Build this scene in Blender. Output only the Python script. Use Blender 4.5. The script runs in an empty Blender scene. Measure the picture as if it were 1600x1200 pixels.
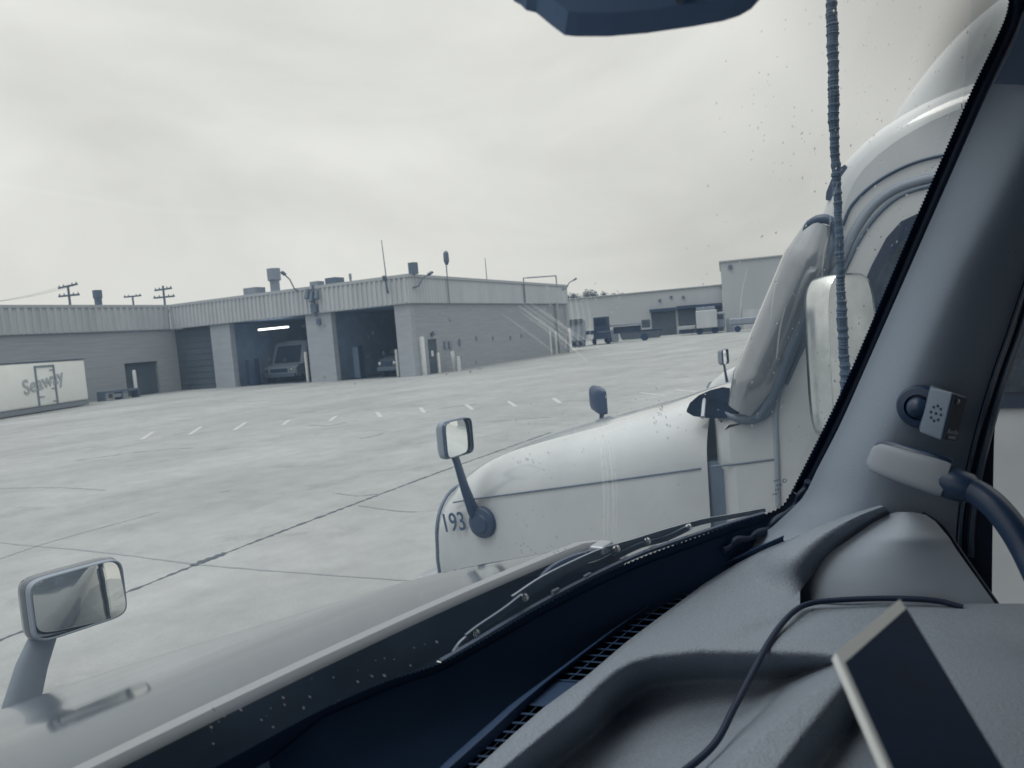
import bpy, bmesh, math, random
from mathutils import Vector, Matrix
R = math.radians
rnd = random.Random(7)
sc = bpy.context.scene
col = sc.collection

# ------------------------------------------------------------------ camera
ZC, RHO, PIT, FPX = 2.4, .083, R(3.86), 1155.0
hd = Vector((math.cos(R(34)), math.sin(R(34)), 0))
r0 = Vector((hd.y, -hd.x, 0)); zz = Vector((0, 0, 1))
dv = hd*math.cos(PIT) - zz*math.sin(PIT); u0 = hd*math.sin(PIT) + zz*math.cos(PIT)
rv = r0*math.cos(RHO) - u0*math.sin(RHO); uv = r0*math.sin(RHO) + u0*math.cos(RHO)
CAM = Vector((0, 0, ZC))
cd = bpy.data.cameras.new('camera'); co = bpy.data.objects.new('camera', cd); col.objects.link(co)
m = Matrix((rv, uv, -dv)).transposed().to_4x4(); m.translation = CAM
co.matrix_world = m
cd.sensor_width = 36; cd.lens = 36*FPX/1600; cd.clip_start = .02; cd.clip_end = 3000
cd.dof.use_dof = True; cd.dof.focus_distance = 1.6; cd.dof.aperture_fstop = 10
sc.camera = co

# ------------------------------------------------------------------ sky, sun, exposure
SUN_EL, SUN_AZ = R(62), R(200)
w = bpy.data.worlds.new('World'); sc.world = w; w.use_nodes = True
nt = w.node_tree; N = nt.nodes; LK = nt.links
for n in list(N): N.remove(n)
def nd(t, **k):
    n = N.new(t)
    for a, b in k.items(): setattr(n, a, b)
    return n
out = nd('ShaderNodeOutputWorld'); bg = nd('ShaderNodeBackground'); LK.new(bg.outputs[0], out.inputs[0])
sky = nd('ShaderNodeTexSky', sky_type='NISHITA', sun_disc=False)
sky.sun_elevation = SUN_EL; sky.sun_rotation = SUN_AZ; sky.dust_density = 4
bw = nd('ShaderNodeRGBToBW'); LK.new(sky.outputs[0], bw.inputs[0])
tc = nd('ShaderNodeTexCoord')
sep = nd('ShaderNodeSeparateXYZ'); LK.new(tc.outputs['Generated'], sep.inputs[0])
def mth(op, a, b=None, c=None, clamp=False):
    n = nd('ShaderNodeMath', operation=op); n.use_clamp = clamp
    for i, v in enumerate((a, b, c)):
        if v is None: continue
        if isinstance(v, (int, float)): n.inputs[i].default_value = v
        else: LK.new(v, n.inputs[i])
    return n.outputs[0]
mp = nd('ShaderNodeMapping'); LK.new(tc.outputs['Generated'], mp.inputs[0])
mp.inputs['Rotation'].default_value = (R(14), R(-16), R(20)); mp.inputs['Scale'].default_value = (1.1, 1.0, 2.7)
n1 = nd('ShaderNodeTexNoise'); LK.new(mp.outputs[0], n1.inputs['Vector'])
n1.inputs['Scale'].default_value = 1.7; n1.inputs['Detail'].default_value = 9; n1.inputs['Roughness'].default_value = .5; n1.inputs['Distortion'].default_value = .5
cl = nd('ShaderNodeMapRange'); LK.new(n1.outputs[0], cl.inputs[0])
cl.inputs[1].default_value = .32; cl.inputs[2].default_value = .68; cl.inputs[3].default_value = .88; cl.inputs[4].default_value = 1.22
zc = mth('MAXIMUM', sep.outputs[2], 0.0)
el = mth('ADD', mth('MULTIPLY_ADD', zc, .35, 1.0), mth('MULTIPLY', mth('POWER', zc, 3.0), 2.2))                       # an overcast sky is brighter overhead
hz = mth('MULTIPLY_ADD', mth('POWER', mth('SUBTRACT', 1.0, zc), 14), .10, 1.0)
# sky darkened high to the right, painting in the windscreen's dark glare
dk = (rv*(1610-800) - uv*(-190-600) + dv*FPX).normalized()
dot = nd('ShaderNodeVectorMath', operation='DOT_PRODUCT'); LK.new(tc.outputs['Generated'], dot.inputs[0]); dot.inputs[1].default_value = dk
dd = mth('MULTIPLY_ADD', n1.outputs[0], .06, dot.outputs['Value'])
dm = nd('ShaderNodeMapRange', interpolation_type='SMOOTHSTEP'); LK.new(dd, dm.inputs[0])
dm.inputs[1].default_value = .99; dm.inputs[2].default_value = 1.035; dm.inputs[3].default_value = 1.0; dm.inputs[4].default_value = .55
lum = mth('MULTIPLY', mth('MULTIPLY', cl.outputs[0], el), mth('MULTIPLY', hz, dm.outputs[0]))
nis = mth('MULTIPLY_ADD', bw.outputs[0], .004, 1.0)
lum = mth('MULTIPLY', lum, nis)
low = nd('ShaderNodeMapRange'); LK.new(sep.outputs[2], low.inputs[0])
low.inputs[1].default_value = -.05; low.inputs[2].default_value = 0; low.inputs[3].default_value = .35; low.inputs[4].default_value = 1
lum = mth('MULTIPLY', lum, low.outputs[0])
vm = nd('ShaderNodeVectorMath', operation='SCALE'); vm.inputs[0].default_value = (.622, .616, .575); LK.new(lum, vm.inputs['Scale'])
LK.new(vm.outputs[0], bg.inputs[0]); bg.inputs[1].default_value = 1.0
sd = bpy.data.lights.new('sun', 'SUN'); sd.energy = 1.1; sd.angle = R(20); sd.color = (1, .97, .9)
so = bpy.data.objects.new('sun', sd); col.objects.link(so); so.location = (0, 0, 30)
sdir = Vector((math.cos(SUN_EL)*-.75, math.cos(SUN_EL)*.4, math.sin(SUN_EL)))
so.rotation_euler = sdir.to_track_quat('Z', 'Y').to_euler()
vs = sc.view_settings; vs.view_transform = 'Standard'; vs.look = 'None'; vs.exposure = 0; vs.gamma = 1
sc.render.engine = 'CYCLES'; sc.cycles.use_denoising = True
sc.cycles.max_bounces = 8; sc.cycles.transparent_max_bounces = 16; sc.cycles.caustics_reflective = False; sc.cycles.caustics_refractive = False

# ------------------------------------------------------------------ placing by sight line (measuring the photograph)
def ray(px, py): return dv*FPX + rv*(px-800) - uv*(py-600)
def onx(px, py, X): q = ray(px, py); return CAM + q*(X/q.x)
def ony(px, py, Y): q = ray(px, py); return CAM + q*(Y/q.y)
def onz(px, py, Z): q = ray(px, py); return CAM + q*((Z-ZC)/q.z)
def dep(px, py, D): return CAM + ray(px, py)*(D/FPX)
def onpl(px, py, P, n): q = ray(px, py); return CAM + q*((P-CAM).dot(n)/q.dot(n))
def gy(X, Z): return .53 - .18*X*X - .52*(Z-2.1)
def onglass(px, py, off=0.0):
    q = ray(px, py); a, b = .05/FPX, 3/FPX
    f = lambda t: (CAM+q*t).y - gy((CAM+q*t).x, (CAM+q*t).z) - off
    for _ in range(50):
        c = (a+b)/2
        if f(c) > 0: b = c
        else: a = c
    return CAM + q*a
def interp(t, pts):
    if t <= pts[0][0]: return pts[0][1]
    for (a, b), (c, d) in zip(pts, pts[1:]):
        if t <= c: return b + (d-b)*(t-a)/(c-a)
    return pts[-1][1]
def smooth_interp(t, pts):
    if t <= pts[0][0]: return pts[0][1]
    if t >= pts[-1][0]: return pts[-1][1]
    n = len(pts)
    for i in range(n-1):
        x0, y0 = pts[i]; x1, y1 = pts[i+1]
        if t <= x1:
            m0 = (y1 - (pts[i-1][1] if i else y0)) / (x1 - (pts[i-1][0] if i else x0))
            m1 = ((pts[i+2][1] if i+2 < n else y1) - y0) / ((pts[i+2][0] if i+2 < n else x1) - x0)
            h = x1-x0; s = (t-x0)/h
            return (2*s**3-3*s*s+1)*y0 + (s**3-2*s*s+s)*h*m0 + (-2*s**3+3*s*s)*y1 + (s**3-s*s)*h*m1
def polyline(pts, n):
    """n points spread over a smooth curve through pts (any dimension)"""
    pts = [tuple(p) for p in pts]; L = [0]
    for a, b in zip(pts, pts[1:]): L.append(L[-1]+math.dist(a, b))
    chans = [[(l, p[k]) for l, p in zip(L, pts)] for k in range(len(pts[0]))]
    return [tuple(smooth_interp(L[-1]*i/(n-1), c) for c in chans) for i in range(n)]
def sstep(x):
    x = max(0, min(1, x)); return x*x*(3-2*x)

# ------------------------------------------------------------------ materials (toned monochrome colours)
STOPS = [(0, (5, 24, 50)), (.12, (22, 42, 68)), (.25, (58, 74, 94)), (.5, (122, 128, 137)), (.75, (180, 184, 185)), (1, (238, 237, 228))]
def lin(c): c /= 255; return c/12.92 if c <= .04045 else ((c+.055)/1.055)**2.4
def tone(v, alb):
    for (a, ca), (b, cb) in zip(STOPS, STOPS[1:]):
        if v <= b: break
    t = (v-a)/(b-a); rgb = [lin(x+(y-x)*t) for x, y in zip(ca, cb)]
    L = .2126*rgb[0]+.7152*rgb[1]+.0722*rgb[2]
    return tuple(min(.95, x/L*alb) for x in rgb)
def mat(name, v, alb, rough=.6, spec=.5, metal=0, var=0, vscale=3, bump=0, bscale=200, coat=0, stretch=None, detail=5):
    mm = bpy.data.materials.new(name); mm.use_nodes = True; t = mm.node_tree; b = t.nodes['Principled BSDF']
    c = tone(v, alb)
    b.inputs['Base Color'].default_value = (*c, 1); b.inputs['Roughness'].default_value = rough
    b.inputs['Specular IOR Level'].default_value = spec; b.inputs['Metallic'].default_value = metal
    b.inputs['Coat Weight'].default_value = coat; b.inputs['Coat Roughness'].default_value = .05
    tcn = t.nodes.new('ShaderNodeTexCoord'); src = tcn.outputs['Object']
    if stretch:
        mpn = t.nodes.new('ShaderNodeMapping'); t.links.new(src, mpn.inputs[0]); mpn.inputs['Scale'].default_value = stretch; src = mpn.outputs[0]
    if var:
        n = t.nodes.new('ShaderNodeTexNoise'); t.links.new(src, n.inputs['Vector'])
        n.inputs['Scale'].default_value = vscale; n.inputs['Detail'].default_value = detail; n.inputs['Roughness'].default_value = .6
        r = t.nodes.new('ShaderNodeValToRGB'); t.links.new(n.outputs[0], r.inputs[0])
        r.color_ramp.elements[0].position = .3; r.color_ramp.elements[1].position = .7
        r.color_ramp.elements[0].color = (*[x*(1-var) for x in c], 1); r.color_ramp.elements[1].color = (*[min(.95, x*(1+var)) for x in c], 1)
        t.links.new(r.outputs[0], b.inputs['Base Color'])
        rr = t.nodes.new('ShaderNodeMapRange'); t.links.new(n.outputs[0], rr.inputs[0])
        rr.inputs[3].default_value = max(0, rough-.06); rr.inputs[4].default_value = min(1, rough+.08); t.links.new(rr.outputs[0], b.inputs['Roughness'])
    if bump:
        n2 = t.nodes.new('ShaderNodeTexNoise'); t.links.new(tcn.outputs['Object'], n2.inputs['Vector']); n2.inputs['Scale'].default_value = bscale; n2.inputs['Detail'].default_value = 2
        bp = t.nodes.new('ShaderNodeBump'); t.links.new(n2.outputs[0], bp.inputs['Height']); bp.inputs['Strength'].default_value = bump; bp.inputs['Distance'].default_value = .002
        t.links.new(bp.outputs[0], b.inputs['Normal'])
    return mm
def mix_glass(name, film, gloss, tint=(1, 1, 1), grime=True, dark_glare=None):
    mm = bpy.data.materials.new(name); mm.use_nodes = True; t = mm.node_tree
    for n in list(t.nodes): t.nodes.remove(n)
    o = t.nodes.new('ShaderNodeOutputMaterial'); tr = t.nodes.new('ShaderNodeBsdfTransparent'); tr.inputs[0].default_value = (*tint, 1)
    tl = t.nodes.new('ShaderNodeBsdfTranslucent'); tl.inputs[0].default_value = (.34, .50, .72, 1)
    gl = t.nodes.new('ShaderNodeBsdfGlossy'); gl.inputs['Roughness'].default_value = .02
    m1 = t.nodes.new('ShaderNodeMixShader'); m2 = t.nodes.new('ShaderNodeMixShader')
    m1.inputs[0].default_value = film; m2.inputs[0].default_value = gloss
    if grime:
        c = t.nodes.new('ShaderNodeTexCoord'); n = t.nodes.new('ShaderNodeTexNoise'); t.links.new(c.outputs['Object'], n.inputs['Vector'])
        n.inputs['Scale'].default_value = 9; n.inputs['Detail'].default_value = 8
        r = t.nodes.new('ShaderNodeMapRange'); t.links.new(n.outputs[0], r.inputs[0]); r.inputs[1].default_value = .3; r.inputs[2].default_value = .75
        r.inputs[3].default_value = film*.75; r.inputs[4].default_value = film*1.4
        sx = t.nodes.new('ShaderNodeSeparateXYZ'); t.links.new(c.outputs['Object'], sx.inputs[0]); rz = t.nodes.new('ShaderNodeMapRange'); t.links.new(sx.outputs[2], rz.inputs[0])   # the film thins towards the foot of the glass
        rz.inputs[1].default_value = 2.08; rz.inputs[2].default_value = 2.3; rz.inputs[3].default_value = .35; rz.inputs[4].default_value = 1
        mm_ = t.nodes.new('ShaderNodeMath'); mm_.operation = 'MULTIPLY'; t.links.new(r.outputs[0], mm_.inputs[0]); t.links.new(rz.outputs[0], mm_.inputs[1]); t.links.new(mm_.outputs[0], m1.inputs[0])
    if dark_glare:
        c0, r_in, r_out, dark = dark_glare  # dark glare painted into the glass colour, fading out from one point
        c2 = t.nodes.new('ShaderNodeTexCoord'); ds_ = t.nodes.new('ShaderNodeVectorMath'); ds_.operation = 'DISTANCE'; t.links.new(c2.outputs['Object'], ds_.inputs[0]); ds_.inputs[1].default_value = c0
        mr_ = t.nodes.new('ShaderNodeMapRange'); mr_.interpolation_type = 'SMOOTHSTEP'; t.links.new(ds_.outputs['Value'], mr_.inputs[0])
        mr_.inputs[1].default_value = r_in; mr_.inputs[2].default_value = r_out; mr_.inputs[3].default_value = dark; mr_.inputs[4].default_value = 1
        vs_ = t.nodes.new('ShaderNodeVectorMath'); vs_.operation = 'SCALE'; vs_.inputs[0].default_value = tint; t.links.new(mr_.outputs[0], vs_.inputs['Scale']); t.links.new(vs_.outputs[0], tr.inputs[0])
    t.links.new(tr.outputs[0], m1.inputs[1]); t.links.new(tl.outputs[0], m1.inputs[2])
    t.links.new(m1.outputs[0], m2.inputs[1]); t.links.new(gl.outputs[0], m2.inputs[2]); t.links.new(m2.outputs[0], o.inputs[0])
    return mm
def emis(name, c, s):
    mm = bpy.data.materials.new(name); mm.use_nodes = True; b = mm.node_tree.nodes['Principled BSDF']
    b.inputs['Emission Color'].default_value = (*c, 1); b.inputs['Emission Strength'].default_value = s; return mm

M = dict(
    white=mat('white_paint', .6, .375, .22, .5, var=.07, vscale=2.2, coat=.8, detail=8),
    hood=mat('grey_paint', .44, .08, .10, .2, var=.14, vscale=3.5, coat=.3, detail=8),
    trim=mat('cowl_trim', .55, .22, .5),
    cowl=mat('cowl_plastic', .11, .006, .95, .03, var=.5, vscale=12),
    rubber=mat('black_rubber', .04, .012, .55, .35, bump=.2, bscale=90),
    black=mat('black_felt', .15, .028, .8, .12),
    frit=mat('frit', .03, .02, .6, .2),
    dash=mat('dash_plastic', .43, .20, .6, .3, var=.11, vscale=260, bump=.7, bscale=420, detail=3),
    ridge=mat('vent_plastic', .12, .03, .6, .3, bump=.3, bscale=500),
    panel=mat('smooth_trim', .45, .31, .55, .35, var=.03, vscale=6, bump=.12, bscale=600),
    pillar=mat('pillar_trim', .40, .235, .6, .3, var=.03, vscale=5, bump=.2, bscale=500),
    lining=mat('headlining', .2, .05, .9, .1, var=.1, vscale=20),
    device=mat('device_shell', .33, .15, .42, .4),
    dark=mat('dark_plastic', .12, .03, .4, .5),
    darkg=mat('dark_metal', .3, .10, .45, .5, var=.1, vscale=8),
    steel=mat('worn_steel', .5, .32, .4, .5, metal=.6, var=.15, vscale=20),
    chrome=mat('chrome', .75, .6, .16, .5, metal=1, var=.1, vscale=14),
    fmirror=mat('mirror_glass', .85, .78, .015, .5, metal=1),
    dmirror=mat('dusty_mirror', .75, .62, .3, .5, metal=.55, var=.16, vscale=9, detail=9),
    glassd=mat('dark_glass', .2, .03, .06, .6),
    decal=mat('decal', .15, .05, .6),
    concrete=mat('concrete', .68, .262, .88, .12, var=.11, vscale=.3, detail=10, bump=.2, bscale=20),
    joint=mat('joint_sealant', .35, .06, .8, var=.25, vscale=4),
    faint=mat('faint_joint', .55, .20, .85, var=.15, vscale=4),
    mark=mat('marking_paint', .75, .34, .7, var=.15, vscale=8),
    fascia=mat('fascia_metal', .60, .38, .5, .3, var=.10, vscale=.8, stretch=(1, 1, .25), detail=8),
    coping=mat('coping_metal', .55, .32, .5),
    brick=mat('painted_brick', .55, .28, .85, .1, var=.10, vscale=.9, stretch=(.5, .5, 9), detail=8),
    brick2=mat('painted_pier', .52, .30, .85, .1, var=.08, vscale=.8, stretch=(1, 1, 5), detail=8),
    wh=mat('warehouse_panel', .6, .34, .8, .1, var=.06, vscale=.12, stretch=(1, 1, .3)),
    inner=mat('bay_interior', .32, .34, .9, .1, var=.2, vscale=.6),
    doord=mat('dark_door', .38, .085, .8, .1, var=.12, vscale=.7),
    boll=mat('bollard_paint', .7, .5, .6, var=.12, vscale=6),
    trail=mat('trailer_skin', .78, .72, .45, var=.04, vscale=1),
    letter=mat('faded_letter', .6, .36, .8),
    pole=mat('pole_timber', .35, .12, .9),
    leaf=mat('foliage', .35, .09, .9, .1, var=.4, vscale=2),
    tyre=mat('tyre_rubber', .1, .03, .9),
    mid=mat('mid_metal', .42, .20, .6, var=.1, vscale=2),
    tabrim=mat('tablet_rim', .72, .62, .4, .4),
    tabface=mat('tablet_face', .1, .02, .55, .2, var=.3, vscale=40),
    handle=mat('handle_cover', .45, .23, .5, .4),
    cord=mat('antenna_sleeve', .25, .085, .7, .3, var=.2, vscale=60, bump=.6, bscale=250),
    lamp=emis('lamp_tube', (1, .99, .93), 3.0),
    wglass=mix_glass('windscreen_glass', .05, .035, (.97, .98, .98), dark_glare=(tuple(onglass(1535, 70)), .01, .15, .30)),
    sglass=mix_glass('side_glass', .02, .03, (.95, .96, .96)),
)

# ------------------------------------------------------------------ mesh helpers
class MB:
    def __init__(s): s.v = []; s.f = []
    def add(s, vs, fs):
        o = len(s.v); s.v += [tuple(p) for p in vs]; s.f += [tuple(i+o for i in f) for f in fs]; return s
    def box(s, c, d, rot=None, bev=0, axes=None):
        c = Vector(c); hx, hy, hz = d[0]/2, d[1]/2, d[2]/2
        bmx = bmesh.new(); bmesh.ops.create_cube(bmx, size=1)
        for q in bmx.verts: q.co = Vector((q.co.x*d[0], q.co.y*d[1], q.co.z*d[2]))
        if bev: bmesh.ops.bevel(bmx, geom=bmx.edges[:], offset=bev, segments=3, profile=.5, affect='EDGES')
        bmx.verts.index_update()
        mt = axes if axes is not None else (rot.to_matrix() if rot is not None else Matrix.Identity(3))
        s.add([c + mt @ q.co for q in bmx.verts], [[q.index for q in f.verts] for f in bmx.faces]); bmx.free(); return s
    def tube(s, pts, r, seg=8, flat=1.0, upv=None, caps=True):
        pts = [Vector(p) for p in pts]; n = len(pts); rr = r if isinstance(r, (list, tuple)) else [r]*n
        vs = []; fs = []; a = None
        for i, p in enumerate(pts):
            t = (pts[min(i+1, n-1)] - pts[max(i-1, 0)]).normalized()
            ref = upv or Vector((0, 0, 1))
            if abs(t.dot(ref)) > .98: ref = Vector((0, 1, 0)) if upv is None else Vector((1, 0, .1))
            if a is None or upv is not None: a = (ref - t*ref.dot(t)).normalized()
            else: a = (a - t*a.dot(t)).normalized()
            b = t.cross(a)
            for k in range(seg):
                th = 2*math.pi*k/seg; vs.append(p + a*math.cos(th)*rr[i] + b*math.sin(th)*rr[i]*flat)
        for i in range(n-1):
            for k in range(seg):
                k2 = (k+1) % seg; fs.append((i*seg+k, i*seg+k2, (i+1)*seg+k2, (i+1)*seg+k))
        if caps: fs.append(tuple(range(seg))[::-1]); fs.append(tuple((n-1)*seg+k for k in range(seg)))
        return s.add(vs, fs)
    def grid(s, rows, flip=False):
        nr, nc = len(rows), len(rows[0]); vs = [p for r in rows for p in r]; fs = []
        for i in range(nr-1):
            for j in range(nc-1):
                q = (i*nc+j, i*nc+j+1, (i+1)*nc+j+1, (i+1)*nc+j); fs.append(q[::-1] if flip else q)
        return s.add(vs, fs)
    def prism(s, pts, off):
        n = len(pts); off = Vector(off); vs = [Vector(p) for p in pts] + [Vector(p)+off for p in pts]
        fs = [tuple(range(n))[::-1], tuple(range(n, 2*n))] + [(i, (i+1) % n, n+(i+1) % n, n+i) for i in range(n)]
        return s.add(vs, fs)
    def lathe(s, base, axis, prof, seg=14):
        axis = Vector(axis).normalized(); a = axis.orthogonal().normalized(); b = axis.cross(a); base = Vector(base)
        vs = []; fs = []
        for (r, h) in prof:
            for k in range(seg):
                th = 2*math.pi*k/seg; vs.append(base+axis*h+a*math.cos(th)*r+b*math.sin(th)*r)
        for i in range(len(prof)-1):
            for k in range(seg):
                k2 = (k+1) % seg; fs.append((i*seg+k, i*seg+k2, (i+1)*seg+k2, (i+1)*seg+k))
        fs.append(tuple(range(seg))[::-1]); fs.append(tuple((len(prof)-1)*seg+k for k in range(seg)))
        return s.add(vs, fs)
    def build(s, name, m, parent=None, smooth=None, thick=0):
        me = bpy.data.meshes.new(name); me.from_pydata(s.v, [], s.f); me.update()
        bmx = bmesh.new(); bmx.from_mesh(me); bmesh.ops.recalc_face_normals(bmx, faces=bmx.faces[:]); bmx.to_mesh(me); bmx.free()
        if smooth is not None:
            me.polygons.foreach_set('use_smooth', [True]*len(me.polygons)); me.set_sharp_from_angle(angle=R(smooth))
        me.materials.append(M[m] if isinstance(m, str) else m)
        o = bpy.data.objects.new(name, me); col.objects.link(o)
        if parent is not None:
            o.parent = parent; par = parent; off = Vector((0, 0, 0))
            while par is not None and par.type != 'EMPTY': par = par.parent
            if par is not None and parent.type == 'EMPTY': o.matrix_parent_inverse = Matrix.Translation(-parent.location)
        if thick:
            md = o.modifiers.new('thickness', 'SOLIDIFY'); md.thickness = thick; md.offset = 0
        return o
def tag(o, label, cat, group=None):
    o['label'] = label; o['category'] = cat
    if group: o['group'] = group
    return o
def thing(name, loc, label, cat, group=None):
    o = bpy.data.objects.new(name, None); o.empty_display_size = .1; col.objects.link(o); o.location = loc; return tag(o, label, cat, group)
def struct(o, kind='structure'): o['kind'] = kind; return o
def copy_tree(o, parent=None):
    c = o.copy(); col.objects.link(c); c.parent = parent
    if parent: c.matrix_parent_inverse = o.matrix_parent_inverse.copy()
    for ch in o.children: copy_tree(ch, c)
    return c
def text_mb(name, body, size, origin, xax, yax, depth, m, parent, bold=0.0, shear=0.0, align='LEFT', xs=1.0):
    cu = bpy.data.curves.new(name, 'FONT'); cu.body = body; cu.size = size; cu.extrude = depth; cu.offset = bold; cu.shear = shear; cu.align_x = align
    cu.resolution_u = 4
    to = bpy.data.objects.new(name+'_tmp', cu); col.objects.link(to)
    dg = bpy.context.evaluated_depsgraph_get(); me = bpy.data.meshes.new_from_object(to.evaluated_get(dg))
    bpy.data.objects.remove(to)
    xax = Vector(xax).normalized(); yax = Vector(yax); yax = (yax - xax*yax.dot(xax)).normalized(); zax = xax.cross(yax)
    mt = Matrix((xax, yax, zax)).transposed().to_4x4(); mt.translation = Vector(origin)
    me.transform(Matrix.Diagonal((xs, 1, 1, 1))); me.transform(mt); me.materials.clear(); me.materials.append(M[m])
    mb = MB(); mb.v = [tuple(q.co) for q in me.vertices]; mb.f = [tuple(p.vertices) for p in me.polygons]
    return mb.build(name, m, parent)

# ================================================================== GROUND
g = MB(); g.grid([[(-300, -300, 0), (600, -300, 0)], [(-300, 500, 0), (600, 500, 0)]])
go = struct(g.build('ground', 'concrete'))
t = M['concrete'].node_tree; b = t.nodes['Principled BSDF']        # stains, tyre bands and slab-to-slab changes of the yard itself
def tn(k, **a):
    n = t.nodes.new(k)
    for x, y in a.items(): setattr(n, x, y)
    return n
old = b.inputs['Base Color'].links[0].from_socket
tcn = tn('ShaderNodeTexCoord')
mpn = tn('ShaderNodeMapping'); t.links.new(tcn.outputs['Object'], mpn.inputs[0]); mpn.inputs['Rotation'].default_value = (0, 0, R(62)); mpn.inputs['Scale'].default_value = (.06, .22, 1)
ns = tn('ShaderNodeTexNoise'); t.links.new(mpn.outputs[0], ns.inputs['Vector']); ns.inputs['Scale'].default_value = 1.6; ns.inputs['Detail'].default_value = 6
r1 = tn('ShaderNodeMapRange'); t.links.new(ns.outputs[0], r1.inputs[0]); r1.inputs[1].default_value = .3; r1.inputs[2].default_value = .62; r1.inputs[3].default_value = .86; r1.inputs[4].default_value = 1.05
ns2 = tn('ShaderNodeTexNoise'); t.links.new(tcn.outputs['Object'], ns2.inputs['Vector']); ns2.inputs['Scale'].default_value = 1.7; ns2.inputs['Detail'].default_value = 10; ns2.inputs['Roughness'].default_value = .7
r2 = tn('ShaderNodeMapRange'); t.links.new(ns2.outputs[0], r2.inputs[0]); r2.inputs[1].default_value = .3; r2.inputs[2].default_value = .7; r2.inputs[3].default_value = .86; r2.inputs[4].default_value = 1.09
ns3 = tn('ShaderNodeTexNoise'); t.links.new(tcn.outputs['Object'], ns3.inputs['Vector']); ns3.inputs['Scale'].default_value = 45; ns3.inputs['Detail'].default_value = 3
r3 = tn('ShaderNodeMapRange'); t.links.new(ns3.outputs[0], r3.inputs[0]); r3.inputs[1].default_value = .3; r3.inputs[2].default_value = .7; r3.inputs[3].default_value = .94; r3.inputs[4].default_value = 1.06
mu = tn('ShaderNodeMath', operation='MULTIPLY'); t.links.new(r1.outputs[0], mu.inputs[0]); t.links.new(r2.outputs[0], mu.inputs[1])
ns4 = tn('ShaderNodeTexNoise'); t.links.new(tcn.outputs['Object'], ns4.inputs['Vector']); ns4.inputs['Scale'].default_value = .55; ns4.inputs['Detail'].default_value = 12; ns4.inputs['Roughness'].default_value = .72; ns4.inputs['Distortion'].default_value = .6
r4 = tn('ShaderNodeMapRange'); t.links.new(ns4.outputs[0], r4.inputs[0]); r4.inputs[1].default_value = .56; r4.inputs[2].default_value = .74; r4.inputs[3].default_value = 1.0; r4.inputs[4].default_value = .70
mu3 = tn('ShaderNodeMath', operation='MULTIPLY'); t.links.new(mu.outputs[0], mu3.inputs[0]); t.links.new(r4.outputs[0], mu3.inputs[1]); mu = mu3
mu2 = tn('ShaderNodeMath', operation='MULTIPLY'); t.links.new(mu.outputs[0], mu2.inputs[0]); t.links.new(r3.outputs[0], mu2.inputs[1])
sv = tn('ShaderNodeVectorMath', operation='SCALE'); t.links.new(old, sv.inputs[0]); t.links.new(mu2.outputs[0], sv.inputs['Scale']); t.links.new(sv.outputs[0], b.inputs['Base Color'])

def ground_line(name, pix, wd, m, z=.004, jit=.25, n=60):
    P = [onz(x, y, 0) for x, y in pix]; P = polyline([(p.x, p.y) for p in P], n); rows = []
    for i, p in enumerate(P):
        a = Vector(P[max(0, i-1)]); c = Vector(P[min(n-1, i+1)]); tdir = (c-a).normalized(); nn = Vector((-tdir.y, tdir.x))
        k = wd*(1+jit*(rnd.random()-.5)*2)/2; q = Vector(p)+nn*wd*.3*(rnd.random()-.5)
        rows.append([(q.x-nn.x*k, q.y-nn.y*k, z), (q.x+nn.x*k, q.y+nn.y*k, z)])
    return MB().grid(rows).build(name, m)
struct(ground_line('expansion_joint', [(-120, 1045), (0, 1000), (200, 925), (330, 873), (500, 808), (700, 733), (860, 676)], .052, 'joint', jit=.75, n=240))
struct(ground_line('patched_joint', [(300, 884), (330, 873), (352, 864)], .10, 'joint', z=.008, jit=.6, n=14))
struct(ground_line('faint_joint', [(-60, 838), (0, 848), (150, 862), (330, 884), (700, 912)], .03, 'faint', jit=.6))
struct(ground_line('faint_joint', [(-20, 880), (60, 853), (110, 838), (250, 800)], .03, 'faint', jit=.7))
struct(ground_line('crack', [(0, 763), (90, 762), (165, 766)], .05, 'faint', jit=.9))
for pix_, w_ in (([(486, 664), (515, 665), (542, 660)], .10), ([(452, 647), (470, 645), (493, 643)], .10), ([(684, 639), (705, 636), (745, 631)], .09), ([(330, 628), (380, 628), (430, 625)], .12), ([(560, 686), (590, 680), (600, 676)], .07), ([(345, 770), (352, 768), (360, 767)], .05), ([(520, 770), (560, 775), (590, 772)], .03), ([(560, 790), (640, 800), (700, 795)], .025), ([(120, 720), (220, 706), (300, 700)], .05), ([(760, 660), (820, 654), (860, 652)], .05)):
    struct(ground_line('crack', pix_, w_, 'faint', z=.006, jit=.9, n=20))
mk = MB()
for i, (x, y) in enumerate([(230, 681), (305, 673), (375, 666), (447, 660), (520, 654), (592, 648), (660, 641), (733, 636), (800, 631), (870, 626), (1020, 616), (1075, 611)]):
    if i < 3: e1_, e2_ = onz(x-9, y+6, 0), onz(x+9, y-6, 0)
    elif i < 5: e1_, e2_ = onz(x-5, y+4, 0), onz(x+5, y-4, 0)
    elif i < 7: e1_, e2_ = onz(x-3, y-4, 0), onz(x+3, y+4, 0)
    elif i < 10: e1_, e2_ = onz(x-5.5, y-4, 0), onz(x+5.5, y+4, 0)
    else: e1_, e2_ = onz(x-20, y-2.5, 0), onz(x+20, y+2.5, 0)
    dirn = (e2_-e1_).normalized(); nn = Vector((-dirn.y, dirn.x, 0))*.07; up4 = zz*.004
    mk.grid([[e1_-nn+up4, e2_-nn+up4], [e1_+nn+up4, e2_+nn+up4]])
struct(mk.build('parking_markings', 'mark'))

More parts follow.
